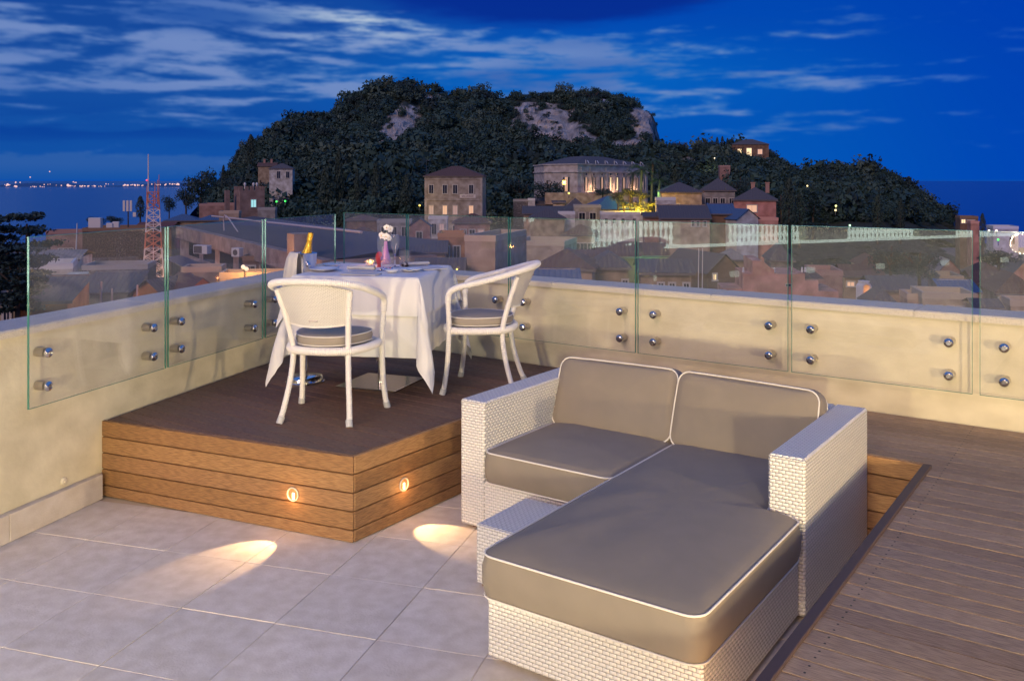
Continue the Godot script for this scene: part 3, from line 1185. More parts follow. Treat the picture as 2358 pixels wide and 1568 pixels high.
func make_sea_and_hills() -> void:
	# the sea, 200 m below
	var st := tool()
	quad(st, Vector3(-90000, -200, 3000), Vector3(90000, -200, 3000), Vector3(90000, -200, -150000), Vector3(-90000, -200, -150000), Vector3.UP)
	var water := mat("water", lin(0.002, 0.035, 0.20), 0.22)
	var sea := part("sea", st, water)
	sea.set_meta("kind", "structure")
	# the far shore with its string of lights
	st = tool()
	var r := RandomNumberGenerator.new()
	r.seed = 77
	var x := -340.0
	var prev := Vector3.ZERO
	var ph := 0.0
	while x < 470.0:
		var a := at(x, 427, 26000)
		a.y = -200
		var hgt := 60.0 + 40.0 * sin(x * 0.021) + r.randf() * 20.0
		if x > -339.0:
			st.set_normal(Vector3.BACK)
			tri(st, prev, a, a + Vector3(0, hgt, -500), Vector3(0, 0.3, 0.95).normalized())
			tri(st, prev, a + Vector3(0, hgt, -500), prev + Vector3(0, ph, -500), Vector3(0, 0.3, 0.95).normalized())
		prev = a
		ph = hgt
		x += 9.0
	var coast := part("far_coast", st, mat("far_coast", lin(0.02, 0.10, 0.30), 1.0))  # blue of distant haze put into the shore colour
	coast.set_meta("kind", "structure")
	var mm := MultiMesh.new()
	mm.transform_format = MultiMesh.TRANSFORM_3D
	mm.use_colors = false
	var ball := SphereMesh.new()
	ball.radius = 15.0
	ball.height = 30.0
	ball.radial_segments = 8
	ball.rings = 4
	mm.mesh = ball
	var pos := []
	for run in [[60, 105, 430, 9], [100, 118, 424, 3], [128, 140, 427, 2], [155, 240, 428.5, 26], [166, 178, 420, 3], [240, 262, 424, 4], [282, 332, 426.5, 14], [345, 384, 425, 12], [386, 412, 424.5, 14], [8, 22, 426, 5], [30, 40, 429, 3], [20, 50, 420, 3]]:
		for n in run[3]:
			pos.append([r.randf_range(run[0], run[1]), run[2] + r.randf_range(-1.2, 1.2), r.randf_range(0.6, 1.25)])
	for p in [[16, 425, 2.1], [36, 429.5, 1.9], [155, 426.5, 2.4], [310, 426.5, 1.7], [286, 426, 1.7], [292, 426.5, 1.6], [408, 424, 2.0], [68, 408, 1.2], [113, 395, 1.1]]:
		pos.append(p)
	mm.instance_count = pos.size()
	for n in pos.size():
		mm.set_instance_transform(n, Transform3D(Basis().scaled(Vector3.ONE * pos[n][2]), at(pos[n][0], pos[n][1], 24500)))
	var mi := MultiMeshInstance3D.new()
	mi.name = "coast_lights"
	mi.multimesh = mm
	mi.material_override = glow("coast_glow", Color(1.0, 0.78, 0.70), 0.9)
	mi.set_meta("kind", "stuff")
	tag(mi, "string of tiny town lights along the far shore on the left horizon", "lights")
	add_child(mi, true)

	# ground under the town
	st = tool()
	st.set_smooth_group(-1)
	var zs := [20.0, -20.0, -90.0, -180.0, -250.0, -300.0, -360.0]
	var hs := [-24.0, -22.0, -19.0, -17.0, -17.0, -24.0, -205.0]
	for i in zs.size() - 1:
		for j in range(-8, 9):
			var xa := j * 45.0 - 22.5
			var xb := xa + 45.0
			var a := Vector3(xa, hs[i], zs[i])
			var b := Vector3(xb, hs[i], zs[i])
			var c := Vector3(xb, hs[i + 1], zs[i + 1])
			var d := Vector3(xa, hs[i + 1], zs[i + 1])
			var n := (c - a).cross(d - a).normalized()
			quad(st, a, b, c, d, n if n.y > 0 else -n)
	var gm := mat("town_ground", lin(0.10, 0.085, 0.075), 0.95)
	part("ground", st, gm, self).set_meta("kind", "structure")

	rock_spots = [[915, 300, 66, 32, -0.75], [875, 348, 44, 18, -0.4], [930, 258, 36, 14, 0.4], [1262, 290, 96, 46, 0.2], [1325, 322, 60, 30, 0.5], [1482, 290, 32, 58, 0.0], [1205, 258, 40, 18, 0.0],
		[1440, 338, 66, 15, 0.0], [978, 226, 26, 9, 0.2], [1150, 240, 34, 9, 0.1], [1020, 228, 20, 8, 0.2], [700, 330, 12, 6, 0], [1390, 245, 22, 10, 0.3]]
	var ridge := []
	for p in [[470, 470], [520, 420], [545, 380], [565, 356], [600, 348], [612, 330], [650, 296], [690, 284], [735, 280], [770, 268], [800, 246], [835, 224], [852, 206], [880, 200], [905, 200], [935, 198], [960, 212], [1000, 215], [1040, 222], [1080, 232], [1095, 226], [1130, 226], [1160, 234], [1200, 226], [1240, 224], [1290, 222], [1310, 234], [1335, 220], [1370, 218], [1400, 226], [1440, 236], [1470, 246], [1496, 256], [1506, 290], [1511, 330], [1518, 350], [1560, 366], [1640, 372], [1720, 392]]:
		ridge.append(Vector2(p[0], p[1]))
	main_ridge = ridge.duplicate()
	hill("rocky_hill", ridge, 200.0, 640.0, 520.0, 470.0, 1720.0, 9400, 3.6, "hill_woods", 31)
	rock_spots = [[1600, 378, 40, 14, 0.1], [1760, 378, 40, 14, 0.3], [2060, 440, 18, 6, 0.6]]
	ridge = []
	for p in [[1450, 392], [1510, 364], [1560, 358], [1640, 356], [1690, 356], [1772, 358], [1800, 384], [1835, 402], [1855, 414], [1880, 408], [1910, 400], [1950, 398], [1990, 404], [2020, 408], [2060, 428], [2100, 450], [2140, 476], [2180, 502], [2215, 530], [2250, 556], [2320, 600]]:
		ridge.append(Vector2(p[0], p[1]))
	hill("coast_ridge", ridge, 165.0, 660.0, 400.0, 1450.0, 2400.0, 6400, 3.0, "ridge_woods", 57)
	rock_spots = []

func make_trees() -> void:
	# dark trees at the left edge, in front of the sea
	broad_tree("dark pine with layered branches at the left edge of the picture", -20, 486, 690, 60, 100, 1)
	broad_tree("dark spreading cedar left of the glass, branches against the sea", 62, 474, 680, 64, 74, 2)
	broad_tree("dark bushy tree low at the left edge, behind the near glass panel", 40, 560, 720, 52, 90, 1)
	broad_tree("small dark tree on the roof line behind the white roof cabin", 222, 492, 530, 150, 26, 0)
	broad_tree("small dark tree on the roof line right of the white roof cabin", 262, 490, 528, 150, 24, 0)
	broad_tree("tall dense dark tree right of the antenna tower", 462, 368, 500, 230, 50, 0)
	broad_tree("lower dense dark tree on the right side of the tall one by the antenna tower", 428, 420, 505, 228, 32, 0)
	broad_tree("dense round tree left of the crenellated tower", 540, 392, 470, 250, 46, 0)
	broad_tree("broad dark tree in front of the pale villa on the left slope", 600, 396, 490, 240, 56, 0)
	broad_tree("dark bush at the foot of the mast, left of the tall dense tree", 388, 436, 500, 215, 20, 0)
	broad_tree("dark leafy tree left of the white villa, overhanging its lit lantern", 1262, 402, 470, 205, 56, 0)
	broad_tree("dark tree between the bare stone house and the white villa", 1196, 398, 480, 215, 50, 0)
	broad_tree("shrub lit green in front of the villa's long windows", 1388, 428, 456, 196, 30, 0)
	broad_tree("round dark tree above the bluish house's roof", 1706, 392, 470, 250, 38, 0)
	broad_tree("dark tree right of the pink villa's roof", 1800, 436, 500, 180, 34, 0)
	broad_tree("tall pine with level branches right of the pink villa", 1874, 438, 530, 165, 40, 3)
	broad_tree("dark pine on the ridge left of the house with lit windows", 1566, 316, 362, 395, 36, 0)
	broad_tree("second dark pine on the ridge left of the house with lit windows", 1624, 317, 362, 395, 36, 0)
	broad_tree("wide dark pine on top of the rocky hill, left of its highest point", 880, 190, 222, 505, 44, 0)
	broad_tree("round dark pine on the highest point of the rocky hill", 936, 186, 222, 505, 42, 0)
	broad_tree("small lone tree at the left shoulder of the rocky hill's top", 812, 216, 250, 500, 20, 0)
	broad_tree("round tree on the middle of the rocky hill's ridge", 1112, 206, 245, 505, 42, 0)
	broad_tree("broad tree on the right part of the rocky hill's ridge", 1364, 210, 240, 505, 40, 0)
	broad_tree("grey green tree behind the glass right of the shrine", 2120, 560, 660, 92, 64, 0)
	broad_tree("dark tree behind the glass, left of the grey green one", 2052, 545, 650, 105, 60, 0)
	broad_tree("dark tree behind the glass at the right edge, below the blue floodlight", 2300, 560, 640, 100, 56, 0)
	var cyp := [
		[577, 310, 400, 300, 17, "tallest cypress against the sky, left of the rocky hill"],
		[514, 381, 470, 235, 10, "narrow cypress right of the tall dense tree by the sea"],
		[322, 452, 500, 190, 14, "small cypress left of the antenna tower's top"],
		[752, 384, 498, 180, 30, "thick olive green cypress left of the bare stone house"],
		[780, 344, 490, 230, 17, "tall dark cypress behind the thick olive green one"],
		[866, 374, 492, 215, 20, "dark cypress midway between the thick one and the bare stone house"],
		[822, 390, 490, 225, 11, "thin dark cypress left of the midway cypress"],
		[936, 402, 496, 205, 24, "dark cypress beside the bare stone house's left wall"],
		[1556, 386, 446, 230, 16, "green lit cypress right of the tall palms"],
		[1652, 316, 362, 392, 8, "left one of the three thin cypresses by the house on the ridge"],
		[1664, 314, 362, 392, 8, "middle one of the three thin cypresses by the house on the ridge"],
		[1676, 318, 362, 392, 7, "right one of the three thin cypresses by the house on the ridge"],
		[1818, 412, 530, 150, 24, "big black cypress beside the pink villa's right wall"],
		[1842, 446, 530, 152, 20, "black cypress right of the biggest one by the pink villa"],
		[2022, 450, 530, 190, 16, "dark cypress on the right slope, above the bright balusters"],
		[2075, 458, 530, 200, 14, "dark cypress farther right on the right slope"],
		[2264, 492, 560, 165, 11, "dark cypress between the far pink cube and the white house at the right"]]
	for c in cyp:
		cypress(c[5], c[0], c[1], c[2], c[3], c[4])
	palm("tall date palm with a green lit trunk, right of the villa's front", 1478, 368, 478, 188, 40)
	palm("taller leaning date palm with a brown trunk, right of the villa", 1504, 352, 478, 190, 42)
	palm("small date palm in front of the villa's right windows", 1458, 384, 452, 196, 26)
	palm("short green lit date palm right of the two tall ones", 1520, 396, 470, 186, 34)
	# floodlit shrubs below the villa
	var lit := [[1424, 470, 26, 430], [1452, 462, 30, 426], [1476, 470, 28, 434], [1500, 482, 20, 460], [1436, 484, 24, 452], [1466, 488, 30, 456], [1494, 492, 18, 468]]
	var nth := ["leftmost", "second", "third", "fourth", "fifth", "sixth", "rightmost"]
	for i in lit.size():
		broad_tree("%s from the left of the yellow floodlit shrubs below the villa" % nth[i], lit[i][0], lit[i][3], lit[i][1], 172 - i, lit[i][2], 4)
	for p in [[1440, 470, 168], [1470, 478, 166], [1498, 480, 167]]:
		var w := at(p[0], p[1] + 6, p[2])
		garden_light("garden floodlight in the yellow shrubs, %s" % ["left", "middle", "right"][[1440, 1470, 1498].find(p[0])], w, Color(1.0, 0.83, 0.24), 34.0)
	garden_light("green garden floodlight at the foot of the tall palm", at(1478, 452, 181), Color(0.66, 1.0, 0.62), 40.0)
	garden_light("green garden light right of the crenellated tower", at(636, 464, 215), Color(0.15, 1.0, 0.25), 16.0)
	garden_light("second, smaller green light in the bushes right of the crenellated tower", at(656, 463, 216), Color(0.15, 1.0, 0.25), 4.0)
	garden_light("yellow lamp low by the bare stone house's left wall", at(966, 473, 180), Color(1.0, 0.85, 0.30), 14.0)

func garden_light(label: String, p: Vector3, c: Color, e: float) -> void:
	var o := thing("garden_light", label, "lamp", p)
	var b := SphereMesh.new()
	b.radius = clampf(-p.z * 0.0011, 0.06, 0.22)
	b.height = b.radius * 2.0
	b.radial_segments = 12
	b.rings = 6
	part("bulb", b, glow("garden_%d" % int(c.r * 90 + c.g * 9 + c.b * 3), c, 2.2), o)
	var st := tool()
	box(st, Vector3(0, -0.6, 0), Vector3(0.12, 0.8, 0.12))
	part("stake", st, mat("lamp_metal", Color.BLACK), o)
	omni("garden_glow", Vector3.ZERO, c, e, 0.2, o)

var crowns := {}

func crown(kind: int, v: int) -> ArrayMesh:
	var key := kind * 10 + v
	if crowns.has(key):
		return crowns[key]
	var r := RandomNumberGenerator.new()
	r.seed = 100 + key
	var st := tool()
	var leaf := 0.055
	if kind == 1 or kind == 2 or kind == 3:    # conifers with level tiers
		var tiers := 9 if kind != 2 else 6
		for t in tiers:
			var y := float(t) / tiers * 2.0 - 1.0
			var rad: float = 1.0 - 0.35 * absf(y + 0.2) if kind == 1 else (0.55 + 0.45 * sin(float(t) / tiers * 3.0)) if kind == 2 else 0.95 - 0.45 * (y + 1.0)
			for b in 7:
				var a := r.randf() * TAU
				var L := rad * r.randf_range(0.55, 1.0)
				for n in 92:
					var f := sqrt(r.randf()) * L
					var w := 0.20 * f + 0.05
					var p := Vector3(cos(a), 0, sin(a)) * f + Vector3(r.randfn() * w * 0.5, y + r.randfn() * 0.035 + 0.10 * f * (1.0 if kind == 2 else -0.6), r.randfn() * w * 0.5)
					leaf_quad(st, p, Vector3.UP, leaf * r.randf_range(0.8, 1.6), r)
	elif kind == 5:                            # cypress
		for n in 1100:
			var y := r.randf()
			var rad := 0.98 * pow(sin(PI * clampf(0.12 + 0.86 * y, 0, 1)), 0.6) * (1.0 - 0.25 * y)
			var a := r.randf() * TAU
			var k := rad * pow(r.randf(), 0.3) * (0.86 + 0.14 * sin(a * 5.0 + y * 9.0))
			leaf_quad(st, Vector3(cos(a) * k, y * 2.0 - 1.0, sin(a) * k), Vector3(cos(a), 0.8, sin(a)), 0.10 * r.randf_range(0.6, 1.2), r)
	else:
		var lobes := []
		for i in 13:
			var d := Vector3(r.randfn(), r.randfn() * 0.8, r.randfn()).normalized()
			lobes.append([d * r.randf_range(0.25, 0.68), r.randf_range(0.26, 0.44)])
		for n in 1500:
			var lb: Array = lobes[n % 13]
			var d := Vector3(r.randfn(), r.randfn(), r.randfn()).normalized()
			leaf_quad(st, lb[0] + d * lb[1] * pow(r.randf(), 0.3), d, leaf * r.randf_range(0.6, 1.3), r)
	crowns[key] = st.commit()
	return crowns[key]

func broad_tree(label: String, px: float, top: float, foot: float, d: float, half: float, kind: int) -> void:
	d = slope_depth(px, foot, d)
	var k := FOC / d
	var hgt := (foot - top) / k
	var rad := half / k
	var base := at(px, foot, d)
	var o := thing("pine_tree" if kind in [1, 2, 3] else "lit_shrub" if kind == 4 else "broad_tree", label, "shrub" if kind == 4 else "tree", base, rng.randf() * TAU)
	var ch := hgt * (0.46 if kind != 4 else 0.5)
	var tm := tool()
	tube(tm, [Vector3(0, -2, 0), Vector3(rad * 0.03, hgt * 0.3, 0), Vector3(0, hgt * 0.8, rad * 0.04)], maxf(rad * 0.09, 0.12), maxf(rad * 0.03, 0.04), 7)
	for a in 4:
		var dd := Vector3(cos(a * 1.7), 0.7, sin(a * 1.7)) * rad * 0.55
		tube(tm, [Vector3(0, hgt * 0.35, 0), Vector3(0, hgt * 0.4, 0) + dd * 0.5, Vector3(0, hgt * 0.45, 0) + dd], rad * 0.04, rad * 0.015, 5)
	part("trunk", tm, mat("bark", lin(0.07, 0.05, 0.035), 0.95), o)
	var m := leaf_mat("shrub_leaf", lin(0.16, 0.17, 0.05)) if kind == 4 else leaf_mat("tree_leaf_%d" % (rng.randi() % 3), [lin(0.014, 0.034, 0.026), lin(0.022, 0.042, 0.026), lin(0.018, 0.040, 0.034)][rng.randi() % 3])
	var c := part("crown", crown(kind if kind in [1, 2, 3] else 0, rng.randi() % 2), m, o, Vector3(0, hgt - ch, 0))
	c.scale = Vector3(rad, ch * 1.04, rad)

func cypress(label: String, px: float, top: float, foot: float, d: float, half: float) -> void:
	d = slope_depth(px, foot, d)
	var k := FOC / d
	var hgt := (foot - top) / k
	var o := thing("cypress_tree", label, "tree", at(px, foot, d), rng.randf() * TAU)
	var tm := tool()
	tube(tm, [Vector3(0, -3, 0), Vector3(0, hgt * 0.5, 0)], 0.25, 0.12, 6)
	part("trunk", tm, mat("bark", Color.BLACK), o)
	var c := part("crown", crown(5, rng.randi() % 2), leaf_mat("cypress_leaf", lin(0.024, 0.040, 0.022)), o, Vector3(0, hgt * 0.5, 0))
	c.scale = Vector3(half / k, hgt * 0.5, half / k)

func palm(label: String, px: float, top: float, foot: float, d: float, half: float) -> void:
	var k := FOC / d
	var hgt := (foot - top) / k
	var rad := half / k
	var o := thing("palm_tree", label, "palm", at(px, foot, d))
	var crown_y := hgt - rad * 0.55
	var tm := tool()
	tube(tm, [Vector3(-rad * 0.12, -3, 0), Vector3(-rad * 0.06, crown_y * 0.4, 0), Vector3(0, crown_y, 0)], 0.30, 0.22, 8, 0.02, 0.25)
	part("trunk", tm, mat("palm_bark", lin(0.16, 0.11, 0.07), 0.95), o)
	var r := RandomNumberGenerator.new()
	r.seed = int(px)
	var fm := leaf_mat("palm_leaf", lin(0.085, 0.11, 0.045))
	for i in 26:
		var st := tool()
		var a := i * 2.4
		var lift := r.randf_range(-0.35, 1.15)
		var dir := Vector3(cos(a), 0, sin(a))
		var prev := Vector3.ZERO
		for s in 9:
			var t := float(s + 1) / 9.0
			var p := dir * rad * t * (1.0 - 0.18 * t * maxf(lift, 0)) + Vector3(0, rad * (lift * t - (0.55 + 0.35 * maxf(lift, 0)) * t * t), 0)
			var e := (p - prev).normalized()
			var side := e.cross(Vector3.UP).normalized()
			var w := rad * 0.17 * sin(PI * clampf(t * 0.9 + 0.08, 0, 1))
			for sg in [-1.0, 1.0]:
				for q in 2:
					var b0 := prev.lerp(p, q * 0.5)
					var tip: Vector3 = b0 + side * sg * w + e * w * 0.7 - Vector3(0, w * 0.45, 0)
					tri(st, b0, prev.lerp(p, q * 0.5 + 0.34), tip, Vector3.UP)
			tri(st, prev - side * 0.03, prev + side * 0.03, p, Vector3.UP)
			prev = p
		part("frond", st, fm, o, Vector3(0, crown_y, 0))

# ---------- the town ----------
func wall_mat(key: String, c: Color, rubble := false) -> StandardMaterial3D:
	var m := mat(key, c, 0.92)
	if rubble:
		m.albedo_texture = noise_tex("rubble", 0.05, 2, Color(0.35, 0.33, 0.32), Color(1, 1, 1), 256, FastNoiseLite.TYPE_CELLULAR)
		bump(m, tex.rubble, 6.0)
		return tri_map(m, 0.35)
	m.albedo_texture = noise_tex("weathered", 0.018, 5, Color(0.66, 0.63, 0.60), Color(1, 1, 1), 256)
	return tri_map(m, 0.11)

func roof_mat(key: String, c: Color) -> StandardMaterial3D:
	var m := mat(key, c, 0.9)
	m.albedo_texture = noise_tex("old_tiles", 0.05, 4, Color(0.55, 0.52, 0.50), Color(1, 1, 1), 256)
	if not tex.has("tile_rows"):
		var im := Image.create(64, 64, false, Image.FORMAT_L8)
		for y in 64:
			for x in 64:
				var h: float = absf(sin(x / 64.0 * PI * 4.0)) * 0.7 + 0.3 * fposmod(y / 16.0, 1.0)
				im.set_pixel(x, y, Color(h, h, h))
		tex.tile_rows = ImageTexture.create_from_image(im)
	m.uv1_scale = Vector3(0.6, 0.6, 1)
	bump(m, tex.tile_rows, 7.0)
	return m

const WALLS := {
	"cream": [0.52, 0.43, 0.30], "white": [0.66, 0.64, 0.60], "pink": [0.60, 0.27, 0.23], "tan": [0.42, 0.32, 0.21], "grey": [0.34, 0.32, 0.30], "rose": [0.40, 0.24, 0.20],
	"stone": [0.42, 0.37, 0.32], "orange": [0.52, 0.25, 0.10], "brown": [0.26, 0.16, 0.10], "beige": [0.50, 0.38, 0.28], "salmon": [0.66, 0.34, 0.25], "concrete": [0.40, 0.31, 0.26]}
const ROOFS := {"tile": [0.21, 0.115, 0.085], "slate": [0.16, 0.15, 0.16], "rust": [0.28, 0.10, 0.07], "pale": [0.42, 0.38, 0.35], "blue": [0.10, 0.20, 0.38]}

func roof_quad(st: SurfaceTool, a: Vector3, b: Vector3, c: Vector3, d: Vector3) -> void:   # a-b the eave, d-c the ridge
	var n := (b - a).cross(d - a)
	if n.length() < 1e-6:
		n = (b - a).cross(c - a)
	n = n.normalized()
	if n.y < 0:
		n = -n
	var e := (b - a).normalized()
	var s := n.cross(e)
	var uv := func(p: Vector3) -> Vector2:
		return Vector2((p - a).dot(e), (p - a).dot(s))
	tri(st, a, b, c, n, uv.call(a), uv.call(b), uv.call(c))
	if c.distance_to(d) > 1e-4:
		tri(st, a, c, d, n, uv.call(a), uv.call(c), uv.call(d))

# o: wall, roof, kind, rise, yaw, deep, win [[x share, y share, width, height, lit, shutter]...], chimney [x share...]
func house(label: String, x0: float, x1: float, eave: float, d: float, o := {}) -> Node3D:
	var k := FOC / d
	var w := (x1 - x0) / k
	var c := at((x0 + x1) / 2, eave, d)
	var tall: float = o.get("tall", maxf(3.0, c.y + 23.0))
	var deep: float = o.get("deep", clampf(w * 0.9, 4.0, 14.0))
	var h := thing(o.get("named", "house"), label, o.get("cat", "house"), Vector3(c.x, c.y - tall, c.z), deg_to_rad(o.get("yaw", 0.0)) + atan2(-c.x, -c.z) * 0.5)
	var wn: String = o.get("wall", "cream")
	var wc: Array = WALLS[wn]
	var wm := wall_mat("wall_" + wn + ("_rubble" if o.get("rubble", false) else ""), lin(wc[0], wc[1], wc[2]), o.get("rubble", false))
	var kind: String = o.get("kind", "hip")
	var rise: float = o.get("rise", minf(w, deep) * 0.17)
	var rn: String = o.get("roof", "tile")
	var rm := roof_mat("roof_" + rn, lin(ROOFS[rn][0], ROOFS[rn][1], ROOFS[rn][2]))
	var st := tool()
	box(st, Vector3(0, tall / 2, -deep / 2), Vector3(w, tall, deep))
	if kind == "gable":
		for z in [0.0, -deep]:
			tri(st, Vector3(-w / 2, tall, z), Vector3(w / 2, tall, z), Vector3(0, tall + rise, z), Vector3(0, 0, 1.0 if z == 0.0 else -1.0))
	if kind == "shed":
		for x in [-w / 2, w / 2]:
			tri(st, Vector3(x, tall, 0), Vector3(x, tall, -deep), Vector3(x, tall + rise, -deep), Vector3(signf(x), 0, 0))
		quad(st, Vector3(-w / 2, tall, -deep), Vector3(w / 2, tall, -deep), Vector3(w / 2, tall + rise, -deep), Vector3(-w / 2, tall + rise, -deep), Vector3.FORWARD)
	part("wall", st, wm, h)
	st = tool()
	var g := 0.35
	var X := w / 2 + g
	var Z0 := g
	var Z1 := -deep - g
	var y0 := tall + 0.02
	if kind == "hip":
		var rl := maxf(0.0, X - (Z0 - Z1) / 2.0)
		var rz := (Z0 + Z1) / 2.0
		var zl := 0.0
		if X < (Z0 - Z1) / 2.0:
			zl = (Z0 - Z1) / 2.0 - X
		var R := [Vector3(-rl, y0 + rise, rz + zl), Vector3(rl, y0 + rise, rz + zl), Vector3(rl, y0 + rise, rz - zl), Vector3(-rl, y0 + rise, rz - zl)]
		var E := [Vector3(-X, y0, Z0), Vector3(X, y0, Z0), Vector3(X, y0, Z1), Vector3(-X, y0, Z1)]
		roof_quad(st, E[0], E[1], R[1], R[0])
		roof_quad(st, E[1], E[2], R[2], R[1])
		roof_quad(st, E[2], E[3], R[3], R[2])
		roof_quad(st, E[3], E[0], R[0], R[3])
	elif kind == "gable":
		var s := rise / (w / 2)
		roof_quad(st, Vector3(-X, y0 - g * s, Z1), Vector3(-X, y0 - g * s, Z0), Vector3(0, y0 + rise, Z0), Vector3(0, y0 + rise, Z1))
		roof_quad(st, Vector3(X, y0 - g * s, Z0), Vector3(X, y0 - g * s, Z1), Vector3(0, y0 + rise, Z1), Vector3(0, y0 + rise, Z0))
	elif kind == "ridge":   # ridge across the view
		var rz := -deep / 2
		roof_quad(st, Vector3(-X, y0, Z0), Vector3(X, y0, Z0), Vector3(X, y0 + rise, rz), Vector3(-X, y0 + rise, rz))
		roof_quad(st, Vector3(X, y0, Z1), Vector3(-X, y0, Z1), Vector3(-X, y0 + rise, rz), Vector3(X, y0 + rise, rz))
	elif kind == "shed":
		roof_quad(st, Vector3(-X, y0 - 0.05, Z0), Vector3(X, y0 - 0.05, Z0), Vector3(X, y0 + rise, Z1), Vector3(-X, y0 + rise, Z1))
	if kind == "flat":
		var pm := mat("parapet_" + wn, lin(wc[0] * 0.9, wc[1] * 0.9, wc[2] * 0.9), 0.95)
		for b in [[Vector3(0, 0.25, -0.1), Vector3(w + 0.1, 0.5, 0.22)], [Vector3(0, 0.25, -deep + 0.1), Vector3(w + 0.1, 0.5, 0.22)], [Vector3(-w / 2 + 0.1, 0.25, -deep / 2), Vector3(0.22, 0.496, deep - 0.43)], [Vector3(w / 2 - 0.1, 0.25, -deep / 2), Vector3(0.22, 0.496, deep - 0.43)]]:
			box(st, Vector3(0, tall + 0.003, 0) + b[0], b[1])
		part("roof_parapet", st, pm, h)
	else:
		var ro := part("roof", st, rm, h)
		if kind in ["hip", "ridge", "shed"]:
			var gt := tool()
			box(gt, Vector3(0, tall - 0.1, g - 0.02), Vector3(w + 0.7, 0.18, 0.08))
			part("gutter", gt, mat("gutter", lin(0.14, 0.11, 0.10), 0.7), ro)
		for cx in o.get("chimney", []):
			var cs := tool()
			box(cs, Vector3((cx - 0.5) * w, tall + rise * 0.7 + 0.5, -deep * 0.5), Vector3(0.7, 1.8, 0.6))
			box(cs, Vector3((cx - 0.5) * w, tall + rise * 0.7 + 1.5, -deep * 0.5), Vector3(0.9, 0.18, 0.8))
			part("chimney", cs, mat("chimney", lin(0.34, 0.19, 0.15), 0.95), ro)
	for q in o.get("win", []):
		window(h, Vector3((q[0] - 0.5) * w, tall - q[1], 0.0), q[2], q[3], q[4] if q.size() > 4 else 0, q[5] if q.size() > 5 else 0)
	return h

func window(h: Node3D, p: Vector3, w: float, t: float, lit := 0, shutter := 0, rot := 0.0, named := "window") -> void:
	var st := tool()
	var f := 0.14
	box(st, Vector3(0, t / 2 + f / 2, 0.03), Vector3(w + f * 2, f, 0.12))
	box(st, Vector3(0, -t / 2 - f / 2, 0.06), Vector3(w + f * 2.6, f, 0.18))
	for s in [-1.0, 1.0]:
		box(st, Vector3(s * (w / 2 + f / 2), 0, 0.03), Vector3(f, t - 0.002, 0.12))
	box(st, Vector3(0, 0, 0.028), Vector3(0.06, t - 0.002, 0.05))
	var o := part(named, st, mat("window_frame", lin(0.46, 0.42, 0.37), 0.9), h, p, Vector3(0, rot, 0))
	var ps := tool()
	quad(ps, Vector3(-w / 2, -t / 2, 0.012), Vector3(w / 2, -t / 2, 0.012), Vector3(w / 2, t / 2, 0.012), Vector3(-w / 2, t / 2, 0.012), Vector3.BACK)
	var pm: StandardMaterial3D
	match lit:
		0: pm = mat("dark_pane", lin(0.018, 0.020, 0.025), 0.15)
		1: pm = glow("warm_window", Color(1.0, 0.72, 0.42), 0.62)
		2: pm = glow("bright_window", Color(1.0, 0.86, 0.58), 1.25)
		3: pm = glow("cool_window", Color(0.62, 0.95, 0.95), 0.75)
		_: pm = glow("dim_window", Color(1.0, 0.66, 0.42), 0.20)
	part("pane" if lit == 0 else "lit_pane", ps, pm, o)
	if shutter > 0:
		var ss := tool()
		var sw := w * 0.52
		for s in [-1.0, 1.0]:
			box(ss, Vector3(s * (w / 2 + f + sw / 2), 0, 0.06), Vector3(sw, t, 0.06))
		part("shutters", ss, mat("shutter_green", lin(0.025, 0.045, 0.04), 0.7), o)

func grid_win(cols: Array, rows: Array, w: float, t: float, lit := [], shutter := 0) -> Array:
	var o := []
	var n := 0
	for r in rows:
		for c in cols:
			o.append([c, r, w, t, lit[n] if n < lit.size() else 0, shutter])
			n += 1
	return o

